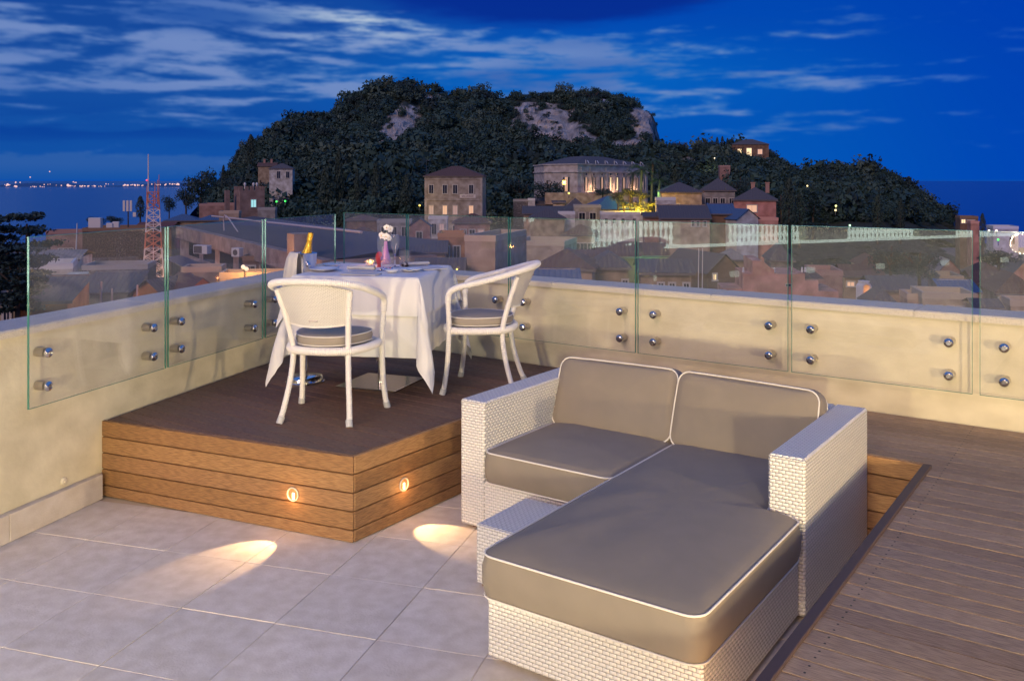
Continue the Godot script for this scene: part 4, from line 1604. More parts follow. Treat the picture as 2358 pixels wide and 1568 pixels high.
func make_town() -> void:
	# --- left: the modern house, the stone hall and the roofs under the tower
	var wh := house("white terrace house with lit windows behind the near left glass panel", 62, 160, 621, 74, {"wall": "white", "kind": "flat", "yaw": 8, "deep": 5.0, "named": "terrace_house", "win": [[0.20, 1.9, 1.5, 1.1, 3], [0.72, 1.7, 1.3, 1.2, 3], [0.93, 1.7, 0.8, 1.1, 0]]})
	var side := tool()
	box(side, Vector3(2.25, 8.5, 0.9), Vector3(1.5, 17.3, 2.0))
	part("stair_bay", side, wall_mat("wall_mint", lin(0.62, 0.66, 0.54)), wh)
	house("low white block with two small windows in front of the white terrace house", 58, 125, 660, 62, {"wall": "white", "kind": "flat", "deep": 3.0, "win": [[0.55, 0.9, 0.32, 0.5], [0.86, 0.75, 0.3, 0.4]]})
	house("grey house with a dark downpipe at the left edge, below the dark trees", 16, 60, 661, 66, {"wall": "grey", "kind": "flat", "deep": 4.0, "win": [[0.62, 1.0, 0.4, 0.8]]})
	house("small cream house in the bottom left corner above the coping", -8, 36, 695, 56, {"wall": "cream", "kind": "gable", "deep": 4.0, "rise": 0.5, "win": [[0.5, 0.9, 0.3, 0.7]]})
	house("low house with an orange lit wall under the white block", 62, 150, 692, 54, {"wall": "orange", "kind": "shed", "rise": 0.9, "deep": 6.0, "roof": "slate"})
	house("rose brick house with a triple window behind the near left glass panel", 108, 192, 538, 150, {"wall": "rose", "kind": "flat", "win": [[0.38, 3.6, 0.7, 2.2], [0.5, 3.6, 0.7, 2.2], [0.62, 3.6, 0.7, 2.2]]})
	house("dark rose wing joined to the right of the rose brick house", 192, 236, 536, 153, {"wall": "rose", "kind": "flat"})
	house("low white roofed house with a curved pale roof over the terrace house", 70, 172, 597, 92, {"wall": "white", "kind": "ridge", "roof": "pale", "rise": 0.7, "deep": 7.0})
	var hall := house("long rubble stone hall with a red brick top left of the antenna tower", 194, 340, 532, 132, {"wall": "brown", "rubble": true, "kind": "flat", "named": "stone_hall", "cat": "building"})
	for c in [[0.14, 1.7, 1.4, 1.9], [0.36, 0.9, 1.1, 1.1], [0.45, 0.9, 0.8, 1.3]]:
		var cs := tool()
		box(cs, Vector3((c[0] - 0.5) * 9.2, at(0, 532, 132).y + 23.0 + c[3] / 2, -2.0), Vector3(c[1], c[3], c[2]), 0.04)
		part("roof_cabin", cs, mat("cabin_white", lin(0.62, 0.58, 0.54), 0.8), hall)
	house("big grey retaining wall house of weathered stone below the stone hall", 193, 334, 621, 92, {"wall": "stone", "rubble": true, "kind": "flat", "deep": 5.0, "cat": "building"})
	house("low house with a wide grey tiled roof under the retaining wall", 196, 300, 672, 70, {"wall": "grey", "kind": "shed", "roof": "slate", "rise": 1.1, "deep": 5.0})
	house("low house with a violet tiled roof in front of the antenna tower's foot", 300, 380, 676, 66, {"wall": "orange", "kind": "gable", "roof": "slate", "rise": 1.0, "deep": 5.0, "yaw": -25})
	for c in [[226, 648, 690, 60], [309, 656, 692, 60], [251, 664, 688, 60]]:
		pole("pinkish chimney pipe on the grey roofs, %s" % ["left", "right", "short middle one"][[226, 309, 251].find(c[0])], c[0], c[1], c[2], c[3], 0.09, lin(0.55, 0.40, 0.33), "chimney_pipe", "pipe")
	house("low grey building with red roof edge right of the antenna tower", 316, 392, 522, 150, {"wall": "brown", "kind": "ridge", "roof": "rust", "rise": 0.6, "deep": 8.0})
	house("blue roofed house behind the right side of the antenna tower", 380, 452, 508, 178, {"wall": "tan", "kind": "hip", "roof": "blue", "rise": 1.2})
	house("blue roofed shed beside the long pink building", 452, 512, 507, 176, {"wall": "tan", "kind": "hip", "roof": "blue", "rise": 0.9})
	antenna_tower()
	pole("white aerial pole on the rose brick house", 173, 514, 540, 148, 0.12, lin(0.6, 0.58, 0.56), "aerial_pole", "pole")
	cell_mast()
	crenel_tower()
	house("long low pink building left of the crenellated tower", 460, 568, 474, 196, {"wall": "rose", "kind": "flat", "deep": 8.0})
	house("beige block with a jagged top in front of the long pink building", 504, 548, 492, 170, {"wall": "beige", "kind": "flat", "deep": 3.5})
	house("pale grey box house right of the crenellated tower's foot", 593, 632, 484, 182, {"wall": "grey", "kind": "flat", "deep": 3.5})
	long_hall()
	house("brown workshop row under the awning of the long concrete hall", 560, 700, 600, 92, {"wall": "brown", "kind": "flat", "deep": 4.0, "win": grid_win([0.12, 0.36, 0.6, 0.84], [1.2], 0.9, 1.3)})
	house("wide low cream wall house left of the street lamp, behind the middle left panel", 420, 506, 627, 80, {"wall": "beige", "kind": "flat", "deep": 3.0})
	house("long low cream lit wall house behind the street lamp", 508, 690, 640, 76, {"wall": "cream", "kind": "flat", "deep": 3.0})
	house("low house with an orange lit gable under the cream walls", 428, 500, 668, 66, {"wall": "orange", "kind": "gable", "roof": "tile", "rise": 0.9, "deep": 5.0, "yaw": 28})
	street_lamp()
	garden_light("orange lane lamp above the orange lit gable", at(500, 640, 60), Color(1.0, 0.62, 0.25), 16.0)
	# --- middle: behind the table
	house("house with an orange lit front behind the candle on the table", 800, 938, 577, 116, {"wall": "orange", "kind": "ridge", "roof": "tile", "rise": 1.0, "deep": 9.0, "win": grid_win([0.3, 0.52, 0.74], [1.4], 0.8, 1.3, [0, 1, 0])})
	garden_light("orange lane lamp in front of the orange lit front", at(880, 600, 108), Color(1.0, 0.60, 0.22), 22.0)
	house("low tan house above the orange lit front", 790, 872, 545, 140, {"wall": "tan", "kind": "hip", "roof": "tile", "rise": 1.4, "win": grid_win([0.25, 0.55, 0.85], [1.6], 0.8, 1.2, [0, 4, 0])})
	house("grey blue house with pale bays behind the flutes", 868, 946, 513, 165, {"wall": "grey", "kind": "flat", "win": grid_win([0.2, 0.5, 0.8], [1.6, 4.2], 0.9, 1.7)})
	house("brown roofed house left of the grey blue house", 798, 866, 506, 178, {"wall": "brown", "kind": "hip", "roof": "tile"})
	house("small lilac house behind the gap of the corner panels", 940, 990, 520, 150, {"wall": "rose", "kind": "gable", "roof": "slate", "rise": 1.3, "win": [[0.5, 1.7, 0.9, 1.4]]})
	house("pale house with round-headed windows left of the brown tall house", 986, 1030, 505, 168, {"wall": "white", "kind": "flat", "win": grid_win([0.3, 0.7], [1.8, 4.6], 0.8, 1.9, [0, 4])})
	house("shop row with dim lit doorways low behind the tumblers", 936, 1024, 580, 104, {"wall": "tan", "kind": "shed", "roof": "slate", "rise": 1.2, "win": grid_win([0.2, 0.5, 0.8], [1.5], 0.9, 1.5, [1, 0, 4])})
	house("tall rusty brown house left of the blank cream wall", 1008, 1070, 546, 108, {"wall": "orange", "kind": "flat", "deep": 6.0, "win": grid_win([0.3, 0.7], [1.8], 0.7, 1.4)})
	house("violet house above the blank cream wall", 1046, 1128, 512, 140, {"wall": "rose", "kind": "hip", "roof": "tile", "rise": 1.3, "win": grid_win([0.25, 0.5, 0.75], [1.9, 4.6], 0.8, 1.5, [0, 0, 4])})
	house("big house with a blank cream lit side wall behind the side chair", 1068, 1142, 556, 72, {"wall": "beige", "kind": "flat", "deep": 9.0, "yaw": -18, "named": "blank_wall_house"})
	house("dark green roofed house in front of the blank cream wall", 960, 1062, 630, 66, {"wall": "tan", "kind": "ridge", "roof": "slate", "rise": 0.9, "deep": 6.0})
	garden_light("warm lane lamp left of the blank cream wall", at(1052, 620, 62), Color(1.0, 0.76, 0.44), 14.0)
	house("narrow rose house right of the blank cream wall", 1142, 1178, 566, 96, {"wall": "rose", "kind": "gable", "rise": 1.2, "roof": "tile", "win": [[0.5, 2.0, 0.7, 1.4]]})
	# --- the bare stone house and the slope above
	var vh := house("bare stone house of three storeys with a lettered plaque in front of the hill", 978, 1110, 405, 187, {"wall": "stone", "kind": "hip", "roof": "tile", "rise": 2.1, "deep": 10.0, "yaw": -5, "named": "stone_house", "tall": 20.0,
		"win": grid_win([0.11, 0.35, 0.53, 0.81], [2.75, 7.05], 0.85, 1.75, [0, 0, 0, 0, 4, 1, 4, 1]) + grid_win([0.11, 0.35, 0.53, 0.81], [11.2], 0.85, 1.75)})
	var ck := 187.0 / FOC
	var cor := tool()
	for y in [0.55, 4.95, 9.2]:
		box(cor, Vector3(0, 20.0 - y, 0.05), Vector3(132 * ck + 0.25, 0.22, 0.2))
	for x in [-1.0, 1.0]:
		box(cor, Vector3(x * 64.2 * ck, 10, 0.03), Vector3(0.5, 19.0, 0.12))
	part("cornice", cor, wall_mat("wall_trim", lin(0.48, 0.43, 0.38)), vh)
	var plate := tool()
	box(plate, Vector3((1077 - 1044) * ck, 20.0 - 4.2, 0.06), Vector3(3.3, 0.72, 0.08))
	var plq := part("plaque", plate, mat("plaque", lin(0.60, 0.53, 0.46), 0.9), vh)
	var tm := TextMesh.new()
	tm.text = "VALVERDE"
	tm.font_size = 48
	tm.pixel_size = 0.0115
	tm.depth = 0.03
	var fnt := SystemFont.new()
	fnt.font_names = PackedStringArray(["Droid Sans"])
	tm.font = fnt
	part("lettering", tm, mat("letter_brown", lin(0.12, 0.07, 0.06), 0.9), plq, Vector3((1077 - 1044) * ck, 20.0 - 4.2, 0.115))
	var br := tool()
	tube(br, [Vector3(-66 * ck, 20.0, -2), Vector3(-66 * ck, 23.2, -2)], 0.05, 0.05, 6)
	tube(br, [Vector3(-66 * ck, 23.2, -2), Vector3(-58 * ck, 23.3, -2)], 0.05, 0.05, 6)
	part("aerial", br, mat("lamp_metal", Color.BLACK), vh)
	house("pale villa half hidden in trees on the left slope, with a bluish roof", 620, 672, 388, 285, {"wall": "white", "kind": "hip", "roof": "slate", "rise": 1.7, "tall": 12.0, "win": [[0.4, 2.0, 1.0, 2.2], [0.8, 2.0, 1.0, 2.0]]})
	house("small roof with two white chimneys in the trees left of the rocky hill", 594, 634, 382, 315, {"wall": "tan", "kind": "ridge", "roof": "tile", "rise": 1.2, "tall": 10.0, "chimney": [0.3, 0.7]})
	# --- roofs above the glass, centre right
	house("rough stone gabled house at the left of the roofs below the white villa", 1182, 1216, 464, 205, {"wall": "stone", "rubble": true, "kind": "flat", "deep": 4.0})
	house("pale narrow house beside the rough stone house, with a violet roof behind", 1216, 1232, 462, 203, {"wall": "white", "kind": "flat", "deep": 4.0, "win": [[0.6, 2.0, 0.6, 1.4]]})
	house("violet roofed house between the two pale gables below the villa", 1234, 1276, 470, 204, {"wall": "beige", "kind": "shed", "roof": "slate", "rise": 1.6, "deep": 6.0})
	house("cream gabled house with one dark window below the villa's left end", 1274, 1300, 466, 196, {"wall": "cream", "kind": "shed", "roof": "slate", "rise": 0.4, "deep": 4.0, "win": [[0.4, 1.2, 0.7, 0.8]]})
	house("wide cream parapet house directly below the villa's left corner", 1276, 1366, 456, 208, {"wall": "cream", "kind": "flat", "deep": 4.0})
	house("house with a dark blue flat roof below the villa's terrace", 1322, 1366, 453, 205, {"wall": "white", "kind": "ridge", "roof": "blue", "rise": 0.5, "deep": 4.0})
	house("violet steep roofed house with two slit windows below the villa", 1300, 1352, 482, 186, {"wall": "white", "kind": "hip", "roof": "slate", "rise": 2.3, "deep": 7.0, "win": [[0.8, 1.0, 0.4, 1.2], [0.9, 1.0, 0.4, 1.2]]})
	house("long house with a big dark blue roof, left of the yellow shrubs", 1366, 1480, 482, 180, {"wall": "white", "kind": "hip", "roof": "blue", "rise": 2.6, "deep": 9.0, "yaw": 20, "win": grid_win([0.58, 0.66, 0.74, 0.83, 0.93], [1.6], 0.5, 1.5, [0, 4, 0, 0, 0])})
	house("low house with a white wall and flat roof in front of the dark blue roof", 1384, 1486, 494, 165, {"wall": "white", "kind": "flat", "deep": 4.0, "win": grid_win([0.12, 0.3, 0.5, 0.75], [1.2], 0.5, 0.9)})
	house("grey terrace house with parasols and flower pots in the middle of the roofs", 1322, 1384, 478, 172, {"wall": "grey", "kind": "flat", "deep": 6.0, "win": grid_win([0.3, 0.7], [1.6], 1.1, 1.2)})
	house("low roof of blue tiles with a pale ridge left of the grey terrace house", 1206, 1322, 492, 176, {"wall": "beige", "kind": "ridge", "roof": "slate", "rise": 1.4, "deep": 8.0})
	house("dark pyramid roofed house just above the glass, left of the roofs", 1222, 1300, 502, 158, {"wall": "tan", "kind": "hip", "roof": "slate", "rise": 1.7, "deep": 7.0})
	house("pale low house just above the glass right of the dark pyramid roof", 1286, 1324, 494, 160, {"wall": "white", "kind": "flat", "deep": 3.0})
	house("low house with a wavy dark roof between the yellow shrubs and the beige block", 1485, 1570, 499, 152, {"wall": "rose", "kind": "ridge", "roof": "slate", "rise": 0.7, "deep": 5.0, "win": [[0.1, 0.9, 0.3, 0.3], [0.7, 0.9, 0.3, 0.3]]})
	white_villa()
	# --- the block with hip roofs, the pink villa
	house("beige block with a hip roof and one small window right of the yellow shrubs", 1523, 1616, 442, 172, {"wall": "beige", "kind": "hip", "roof": "slate", "rise": 1.9, "deep": 9.0, "win": [[0.4, 2.6, 0.8, 0.6], [0.42, 5.0, 1.3, 2.4]]})
	house("bluish block with blind windows and a complex roof left of the pink villa", 1616, 1692, 438, 178, {"wall": "grey", "kind": "hip", "roof": "slate", "rise": 2.4, "deep": 10.0, "yaw": -6, "win": grid_win([0.2, 0.42, 0.64, 0.9], [2.6, 6.0], 0.8, 2.0)})
	house("small pale house with two slit windows in front of the beige block", 1512, 1556, 461, 160, {"wall": "white", "kind": "flat", "deep": 3.0, "win": [[0.66, 1.4, 0.3, 1.4], [0.78, 1.4, 0.3, 1.4]]})
	house("low annex with a violet lean-to roof below the beige block", 1523, 1634, 502, 146, {"wall": "beige", "kind": "shed", "roof": "slate", "rise": 2.0, "deep": 6.0, "win": grid_win([0.66, 0.76, 0.9], [0.9], 0.4, 0.8)})
	house("dark narrow house with pipes between the bluish block and the pink villa", 1640, 1692, 492, 150, {"wall": "brown", "kind": "shed", "roof": "blue", "rise": 1.6, "deep": 5.0})
	var pv := house("pink villa with dark shutters, hip roof and lit upper window", 1692, 1786, 460, 165, {"wall": "pink", "kind": "hip", "roof": "slate", "rise": 2.3, "deep": 9.0, "yaw": -8, "chimney": [0.45, 0.8], "win": [[0.43, 1.6, 1.7, 1.2, 1], [0.12, 5.0, 0.55, 1.6, 0, 1], [0.30, 5.0, 0.75, 1.7, 0, 1], [0.52, 5.0, 0.8, 1.9, 4, 1], [0.78, 5.0, 0.8, 1.9, 0, 1]]})
	house("white gabled shed with a blue roof in front of the pink villa", 1692, 1752, 502, 148, {"wall": "white", "kind": "gable", "roof": "blue", "rise": 1.5, "deep": 6.0, "yaw": 30})
	house("salmon garden wall house at the foot of the pink villa", 1740, 1792, 508, 150, {"wall": "salmon", "kind": "flat", "deep": 3.0})
	house("house on the ridge with arched lit windows under a dark roof", 1688, 1770, 332, 385, {"wall": "brown", "kind": "hip", "roof": "slate", "rise": 2.4, "deep": 12.0, "tall": 9.0, "win": [[0.20, 3.4, 1.6, 2.8, 2], [0.46, 3.5, 2.0, 3.6, 2], [0.76, 3.2, 1.8, 2.0, 1]]})
	house("ruined red brick wall block on the slope below the ridge house", 1658, 1682, 384, 300, {"wall": "rose", "kind": "flat", "deep": 4.0, "tall": 7.0})
	garden_light("round lamp on the slope left of the ridge house", at(1646, 364, 330), Color(1.0, 0.95, 0.62), 22.0)
	garden_light("yellow lamp low in the trees of the right slope, beside the path", at(1926, 474, 175), Color(0.95, 0.95, 0.55), 18.0)
	garden_light("second lamp in the trees of the right slope, below the first", at(1925, 484, 172), Color(1.0, 0.9, 0.5), 10.0)
	garden_light("lamp high on the right slope, near the dip of the ridge", at(1860, 428, 250), Color(1.0, 0.9, 0.6), 22.0)
	garden_light("greenish lamp just above the glass on the right slope", at(1958, 519, 150), Color(0.75, 1.0, 0.75), 10.0)
	# --- centre right, through the glass
	house("cream house with a curved cornice and green shutters behind the side chair", 1178, 1300, 566, 92, {"wall": "cream", "kind": "flat", "deep": 7.0, "yaw": -14, "named": "cornice_house", "win": grid_win([0.22, 0.66, 0.90], [2.4], 0.8, 1.6, [4, 0, 0], 1)})
	house("tall cream house with two rows of shuttered windows behind the cornice house", 1296, 1370, 540, 112, {"wall": "cream", "kind": "hip", "roof": "tile", "rise": 1.2, "yaw": -10, "win": grid_win([0.18, 0.42, 0.66, 0.88], [1.9, 5.0], 0.7, 1.6, [0, 0, 0, 0, 1, 0], 1)})
	house("low house with a broad violet tile roof in front of the cornice house", 1226, 1364, 618, 76, {"wall": "beige", "kind": "hip", "roof": "tile", "rise": 1.5, "deep": 6.0, "yaw": -10})
	house("small house with a blue skylight roof behind the side chair's back", 1240, 1330, 650, 66, {"wall": "beige", "kind": "shed", "roof": "blue", "rise": 0.7, "deep": 3.0})
	house("grey walled house with one square lit window behind the glass", 1316, 1384, 604, 86, {"wall": "grey", "kind": "ridge", "roof": "tile", "rise": 1.0, "deep": 5.0, "win": [[0.47, 0.8, 0.42, 0.42, 2]]})
	house("tan house with a grey tiled hip roof behind the right of the sofa's rear glass", 1366, 1446, 616, 78, {"wall": "tan", "kind": "hip", "roof": "slate", "rise": 1.2, "deep": 6.0, "win": [[0.92, 1.6, 0.4, 1.0]]})
	house("dark house with an arched tile roof edge behind the tan house", 1380, 1470, 590, 98, {"wall": "brown", "kind": "ridge", "roof": "tile", "rise": 1.3, "deep": 8.0})
	house("house with a green lit doorway behind the balusters' mirror image", 1472, 1536, 588, 100, {"wall": "cream", "kind": "ridge", "roof": "tile", "rise": 1.2, "deep": 6.0, "win": [[0.72, 2.3, 0.7, 1.5, 3], [0.3, 2.0, 0.6, 1.3]]})
	garden_light("green wall lamp beside the green lit doorway", at(1503, 608, 96), Color(0.45, 1.0, 0.72), 8.0)
	house("low brown house with a dark roof under the green lit doorway", 1476, 1592, 628, 76, {"wall": "tan", "kind": "ridge", "roof": "slate", "rise": 0.9, "deep": 6.0, "win": grid_win([0.4, 0.62, 0.9], [1.4], 0.4, 1.0)})
	pole("left one of the two leaning flagpoles behind the glass", 1607, 572, 690, 70, 0.045, lin(0.62, 0.56, 0.50), "flagpole", "pole")
	pole("right one of the two leaning flagpoles behind the glass", 1616, 572, 690, 70.6, 0.045, lin(0.62, 0.56, 0.50), "flagpole", "pole")
	house("brown walled house with a sloping violet roof left of the salmon stepped gable", 1626, 1710, 622, 84, {"wall": "brown", "kind": "gable", "roof": "slate", "rise": 1.5, "deep": 8.0, "yaw": 26, "win": [[0.2, 0.6, 0.3, 0.5, 2]]})
	house("small tan house behind the brown walled house, with a pale roof", 1668, 1720, 598, 106, {"wall": "tan", "kind": "hip", "roof": "pale", "rise": 1.0, "deep": 6.0})
	house("grey house with a pyramid roof above the salmon stepped gable", 1776, 1826, 600, 112, {"wall": "grey", "kind": "hip", "roof": "slate", "rise": 1.9, "deep": 6.0, "win": [[0.4, 1.6, 0.9, 0.9]]})
	salmon_house()
	house("flat roofed house with a red brown wall right of the salmon house", 1876, 1940, 634, 92, {"wall": "rose", "kind": "flat", "deep": 6.0})
	house("tan house with stepped roofs and one lit window above the shrine", 1946, 2032, 636, 112, {"wall": "tan", "kind": "ridge", "roof": "tile", "rise": 1.2, "deep": 6.0, "win": [[0.18, 1.0, 0.8, 0.5, 1], [0.6, 2.5, 0.8, 1.0], [0.86, 2.5, 0.8, 1.0]]})
	house("upper tan house with a tiled roof behind the stepped roofs", 1984, 2034, 612, 124, {"wall": "tan", "kind": "hip", "roof": "tile", "rise": 1.4, "deep": 7.0, "win": [[0.4, 1.1, 0.7, 0.6], [0.8, 1.1, 0.7, 0.6]]})
	shrine()
	house("beige house with a dark roof right of the shrine", 2016, 2090, 668, 82, {"wall": "beige", "kind": "ridge", "roof": "slate", "rise": 1.0, "deep": 6.0})
	house("house with a dark pyramid roof just over the coping, right of the shrine", 2010, 2066, 706, 66, {"wall": "beige", "kind": "hip", "roof": "slate", "rise": 1.2, "deep": 4.0})
	house("plain tan house above the long cream house at the right", 2168, 2218, 646, 92, {"wall": "tan", "kind": "flat", "deep": 5.0})
	house("violet and red gabled house above the plain tan house", 2166, 2210, 622, 110, {"wall": "rose", "kind": "gable", "roof": "pale", "rise": 1.3, "deep": 6.0})
	house("long cream house with a flat terrace just above the coping at the right", 2130, 2246, 689, 72, {"wall": "cream", "kind": "flat", "deep": 4.5, "win": grid_win([0.3, 0.52, 0.7, 0.88], [0.9], 0.35, 0.6)})
	house("long shed with a bright blue roof behind the long cream house", 2180, 2250, 671, 78, {"wall": "white", "kind": "shed", "roof": "blue", "rise": 0.7, "deep": 3.0})
	house("low house with flower pots left of the long cream house", 2092, 2132, 690, 74, {"wall": "beige", "kind": "flat", "deep": 3.0, "win": [[0.6, 0.8, 0.5, 0.5]]})
	house("house with a lit porch in the gap of the right glass panels", 2252, 2316, 652, 90, {"wall": "cream", "kind": "ridge", "roof": "tile", "rise": 1.0, "deep": 6.0, "win": [[0.75, 1.4, 1.0, 0.9, 2], [0.3, 1.3, 0.6, 1.0]]})
	house("rose house with a hip roof behind the house with the lit porch", 2258, 2312, 630, 112, {"wall": "rose", "kind": "hip", "roof": "tile", "rise": 1.2, "deep": 6.0, "win": [[0.4, 1.4, 0.8, 1.0], [0.75, 1.4, 0.8, 1.0]]})
	house("house with a broad violet hip roof at the right edge of the picture", 2304, 2392, 676, 84, {"wall": "cream", "kind": "hip", "roof": "tile", "rise": 1.7, "deep": 7.0, "win": [[0.2, 0.8, 1.2, 0.7], [0.5, 0.8, 0.8, 0.7, 4]]})
	house("red gabled house above the violet hip roof at the right edge", 2330, 2392, 636, 108, {"wall": "salmon", "kind": "gable", "roof": "slate", "rise": 1.8, "deep": 7.0})
	house("yellow lit low house just over the coping at the right", 2252, 2300, 708, 68, {"wall": "cream", "kind": "ridge", "roof": "slate", "rise": 0.5, "deep": 3.0})
	house("cream block in the lower right corner behind the coping", 2332, 2392, 706, 70, {"wall": "beige", "kind": "flat", "deep": 3.0, "win": [[0.4, 0.7, 0.5, 0.5], [0.8, 0.7, 0.5, 0.5]]})
	house("dark house with one orange lit window on the right skyline", 2214, 2252, 503, 190, {"wall": "brown", "kind": "flat", "deep": 4.0, "win": [[0.18, 0.6, 0.7, 0.7, 2], [0.6, 0.6, 1.4, 0.5, 4]]})
	house("far pink cube house under the orange lit window on the right", 2238, 2256, 515, 180, {"wall": "salmon", "kind": "flat", "deep": 3.0})
	house("white house with a long flat roof above the blue floodlight at the right", 2292, 2344, 527, 165, {"wall": "white", "kind": "flat", "deep": 5.0, "win": [[0.75, 2.2, 0.9, 1.2]]})
	garden_light("bright blue floodlight behind the rightmost glass panel", at(2300, 552, 150), Color(0.20, 0.32, 1.0), 60.0)
	garden_light("small white lamp on the terrace left of the blue floodlight", at(2279, 531, 155), Color(1.0, 0.9, 0.75), 3.0)
	garden_light("small white lamp just right of the other terrace lamp by the blue floodlight", at(2296, 531, 155), Color(1.0, 0.9, 0.75), 3.0)

func pole(label: String, px: float, top: float, foot: float, d: float, r: float, c: Color, named: String, cat: String) -> void:
	var o := thing(named, label, cat, at(px, foot, d))
	var st := tool()
	tube(st, [Vector3(0, -4, 0), Vector3(r * 2, (foot - top) / FOC * d, 0)], r, r * 0.7, 8)
	part("shaft", st, mat("pole_%s" % c.to_html(), c, 0.7), o)

func antenna_tower() -> void:
	var d := 108.0
	var k := d / FOC
	var o := thing("antenna_tower", "red and white lattice antenna tower with a tall white mast on the left", "tower", at(352, 690, d), 0.35)
	var H := 248.0 * k
	var hw := func(y: float) -> float:
		var t := clampf((y / H - 0.28) / 0.72, 0.0, 1.0)
		return lerpf(22.0, 11.5, pow(t, 0.8)) * k
	var white := mat("tower_white", lin(0.66, 0.60, 0.55), 0.6)
	var red := mat("tower_red", lin(0.58, 0.20, 0.09), 0.6)
	var levels := [0.0, 0.10, 0.20, 0.30, 0.40, 0.48, 0.56, 0.63, 0.70, 0.77, 0.84, 0.92, 1.0]
	for i in levels.size() - 1:
		var y0: float = levels[i] * H
		var y1: float = levels[i + 1] * H
		var a: float = hw.call(y0)
		var b: float = hw.call(y1)
		var st := tool()
		for s in 4:
			var c0 := Vector3(1 if s in [0, 3] else -1, 0, 1 if s < 2 else -1)
			var c1 := Vector3(1 if (s + 1) % 4 in [0, 3] else -1, 0, 1 if (s + 1) % 4 < 2 else -1)
			var p := [c0 * a + Vector3(0, y0, 0), c0 * b + Vector3(0, y1, 0), c1 * a + Vector3(0, y0, 0), c1 * b + Vector3(0, y1, 0)]
			beam(st, p[0], p[1], 0.085)
			beam(st, p[0], p[3], 0.06)
			beam(st, p[2], p[1], 0.06)
			beam(st, p[1], p[3], 0.05)
			beam(st, (p[0] + p[2]) * 0.5, (p[1] + p[3]) * 0.5, 0.05)
		part("lattice_bay", st, red if i in [5, 6, 10, 11] else white, o)
	var m := tool()
	tube(m, [Vector3(-0.55, H - 2, 0.3), Vector3(-0.55, H + 87 * k, 0.3)], 0.09, 0.06, 8)
	part("mast", m, white, o)
	m = tool()
	for q in [[0.5, 0.5, 28], [0.62, -0.4, 40], [0.2, 0.6, 22], [-0.7, 0.62, 14]]:
		tube(m, [Vector3(q[0], H - 1.5, q[1]), Vector3(q[0], H + q[2] * k, q[1])], 0.07, 0.04, 6)
	part("aerial", m, red, o)
	var b2 := SphereMesh.new()
	b2.radius = 0.1
	b2.height = 0.2
	part("warning_lamp", b2, glow("red_lamp", Color(1.0, 0.15, 0.2), 1.5), o, Vector3(-0.72, H + 1.4, 0.5))
	garden_light("warm floodlight at the foot of the antenna tower", at(352, 676, d - 4.5), Color(1.0, 0.70, 0.52), 26.0)
	m = tool()
	box(m, Vector3(0.3, H * 0.18, 0.9), Vector3(0.35, 0.55, 0.2), 0.02)
	part("equipment_box", m, mat("tower_box", lin(0.42, 0.58, 0.72), 0.5), o)

func beam(st: SurfaceTool, a: Vector3, b: Vector3, w: float) -> void:
	var e := b - a
	var L := e.length()
	var y := e / L
	var x := y.cross(Vector3(0.3, 0.2, 0.9)).normalized()
	box(st, (a + b) * 0.5, Vector3(w, L, w), 0.0, Basis(x, y, x.cross(y)))

func cell_mast() -> void:
	var d := 140.0
	var k := d / FOC
	var o := thing("phone_mast", "grey phone mast with three upright panel aerials left of the antenna tower", "mast", at(294, 512, d))
	var st := tool()
	tube(st, [Vector3(0, -4, 0), Vector3(0, 48 * k, 0)], 0.12, 0.1, 8)
	part("pole", st, mat("lamp_metal", Color.BLACK), o)
	for x in [-8, 0, 8]:
		st = tool()
		box(st, Vector3(x * k, 38 * k, 0.25), Vector3(0.36, 1.7, 0.16), 0.03)
		part("panel_aerial", st, mat("aerial_white", lin(0.60, 0.54, 0.48), 0.6), o)
	st = tool()
	box(st, Vector3(16 * k, 18 * k, 0.2), Vector3(0.5, 0.7, 0.2), 0.03)
	part("panel_aerial", st, mats.aerial_white, o)

func crenel_tower() -> void:
	var d := 190.0
	var k := d / FOC
	var w := 76.0 * k
	var o := thing("crenellated_tower", "brownish square tower with a crenellated top and one lit white window", "tower", at(573, 500, d), 0.55)
	var H := 62.0 * k
	var s := w * 0.73
	var st := tool()
	box(st, Vector3(0, H / 2 - 5, 0), Vector3(s, H + 10, s))
	var m := wall_mat("wall_tower", lin(0.34, 0.23, 0.19))
	part("wall", st, m, o)
	for e in 4:
		var bs := Basis(Vector3.UP, e * PI / 2)
		for i in 5:
			var ms := tool()
			box(ms, bs * Vector3((i / 4.0 - 0.5) * (s - 0.55), H + 0.42, s / 2 - 0.2), Vector3(0.62, 0.83, 0.36), 0.0, bs)
			if i < 4:
				part("merlon", ms, m, o)
	window(o, Vector3(0.2, H * 0.52, s / 2 + 0.01), 1.0, 1.5, 3)
	for x in [[-0.9, 1.2], [0.9, 1.5], [1.6, 1.3]]:
		var cs := tool()
		lathe(cs, [Vector2(0.16, 0), Vector2(0.16, 0.7), Vector2(0.3, 0.9), Vector2(0.22, 1.2), Vector2(0.0, 1.35)], 8, Transform3D(Basis(), Vector3(x[0], H + 0.3, 0)))
		part("chimney_cowl", cs, mat("cowl", lin(0.6, 0.56, 0.52), 0.7), o)
	var c := tool()
	box(c, Vector3(-s * 0.9, H * 0.3, 0), Vector3(0.9, 8, 0.9))
	part("chimney", c, m, o)

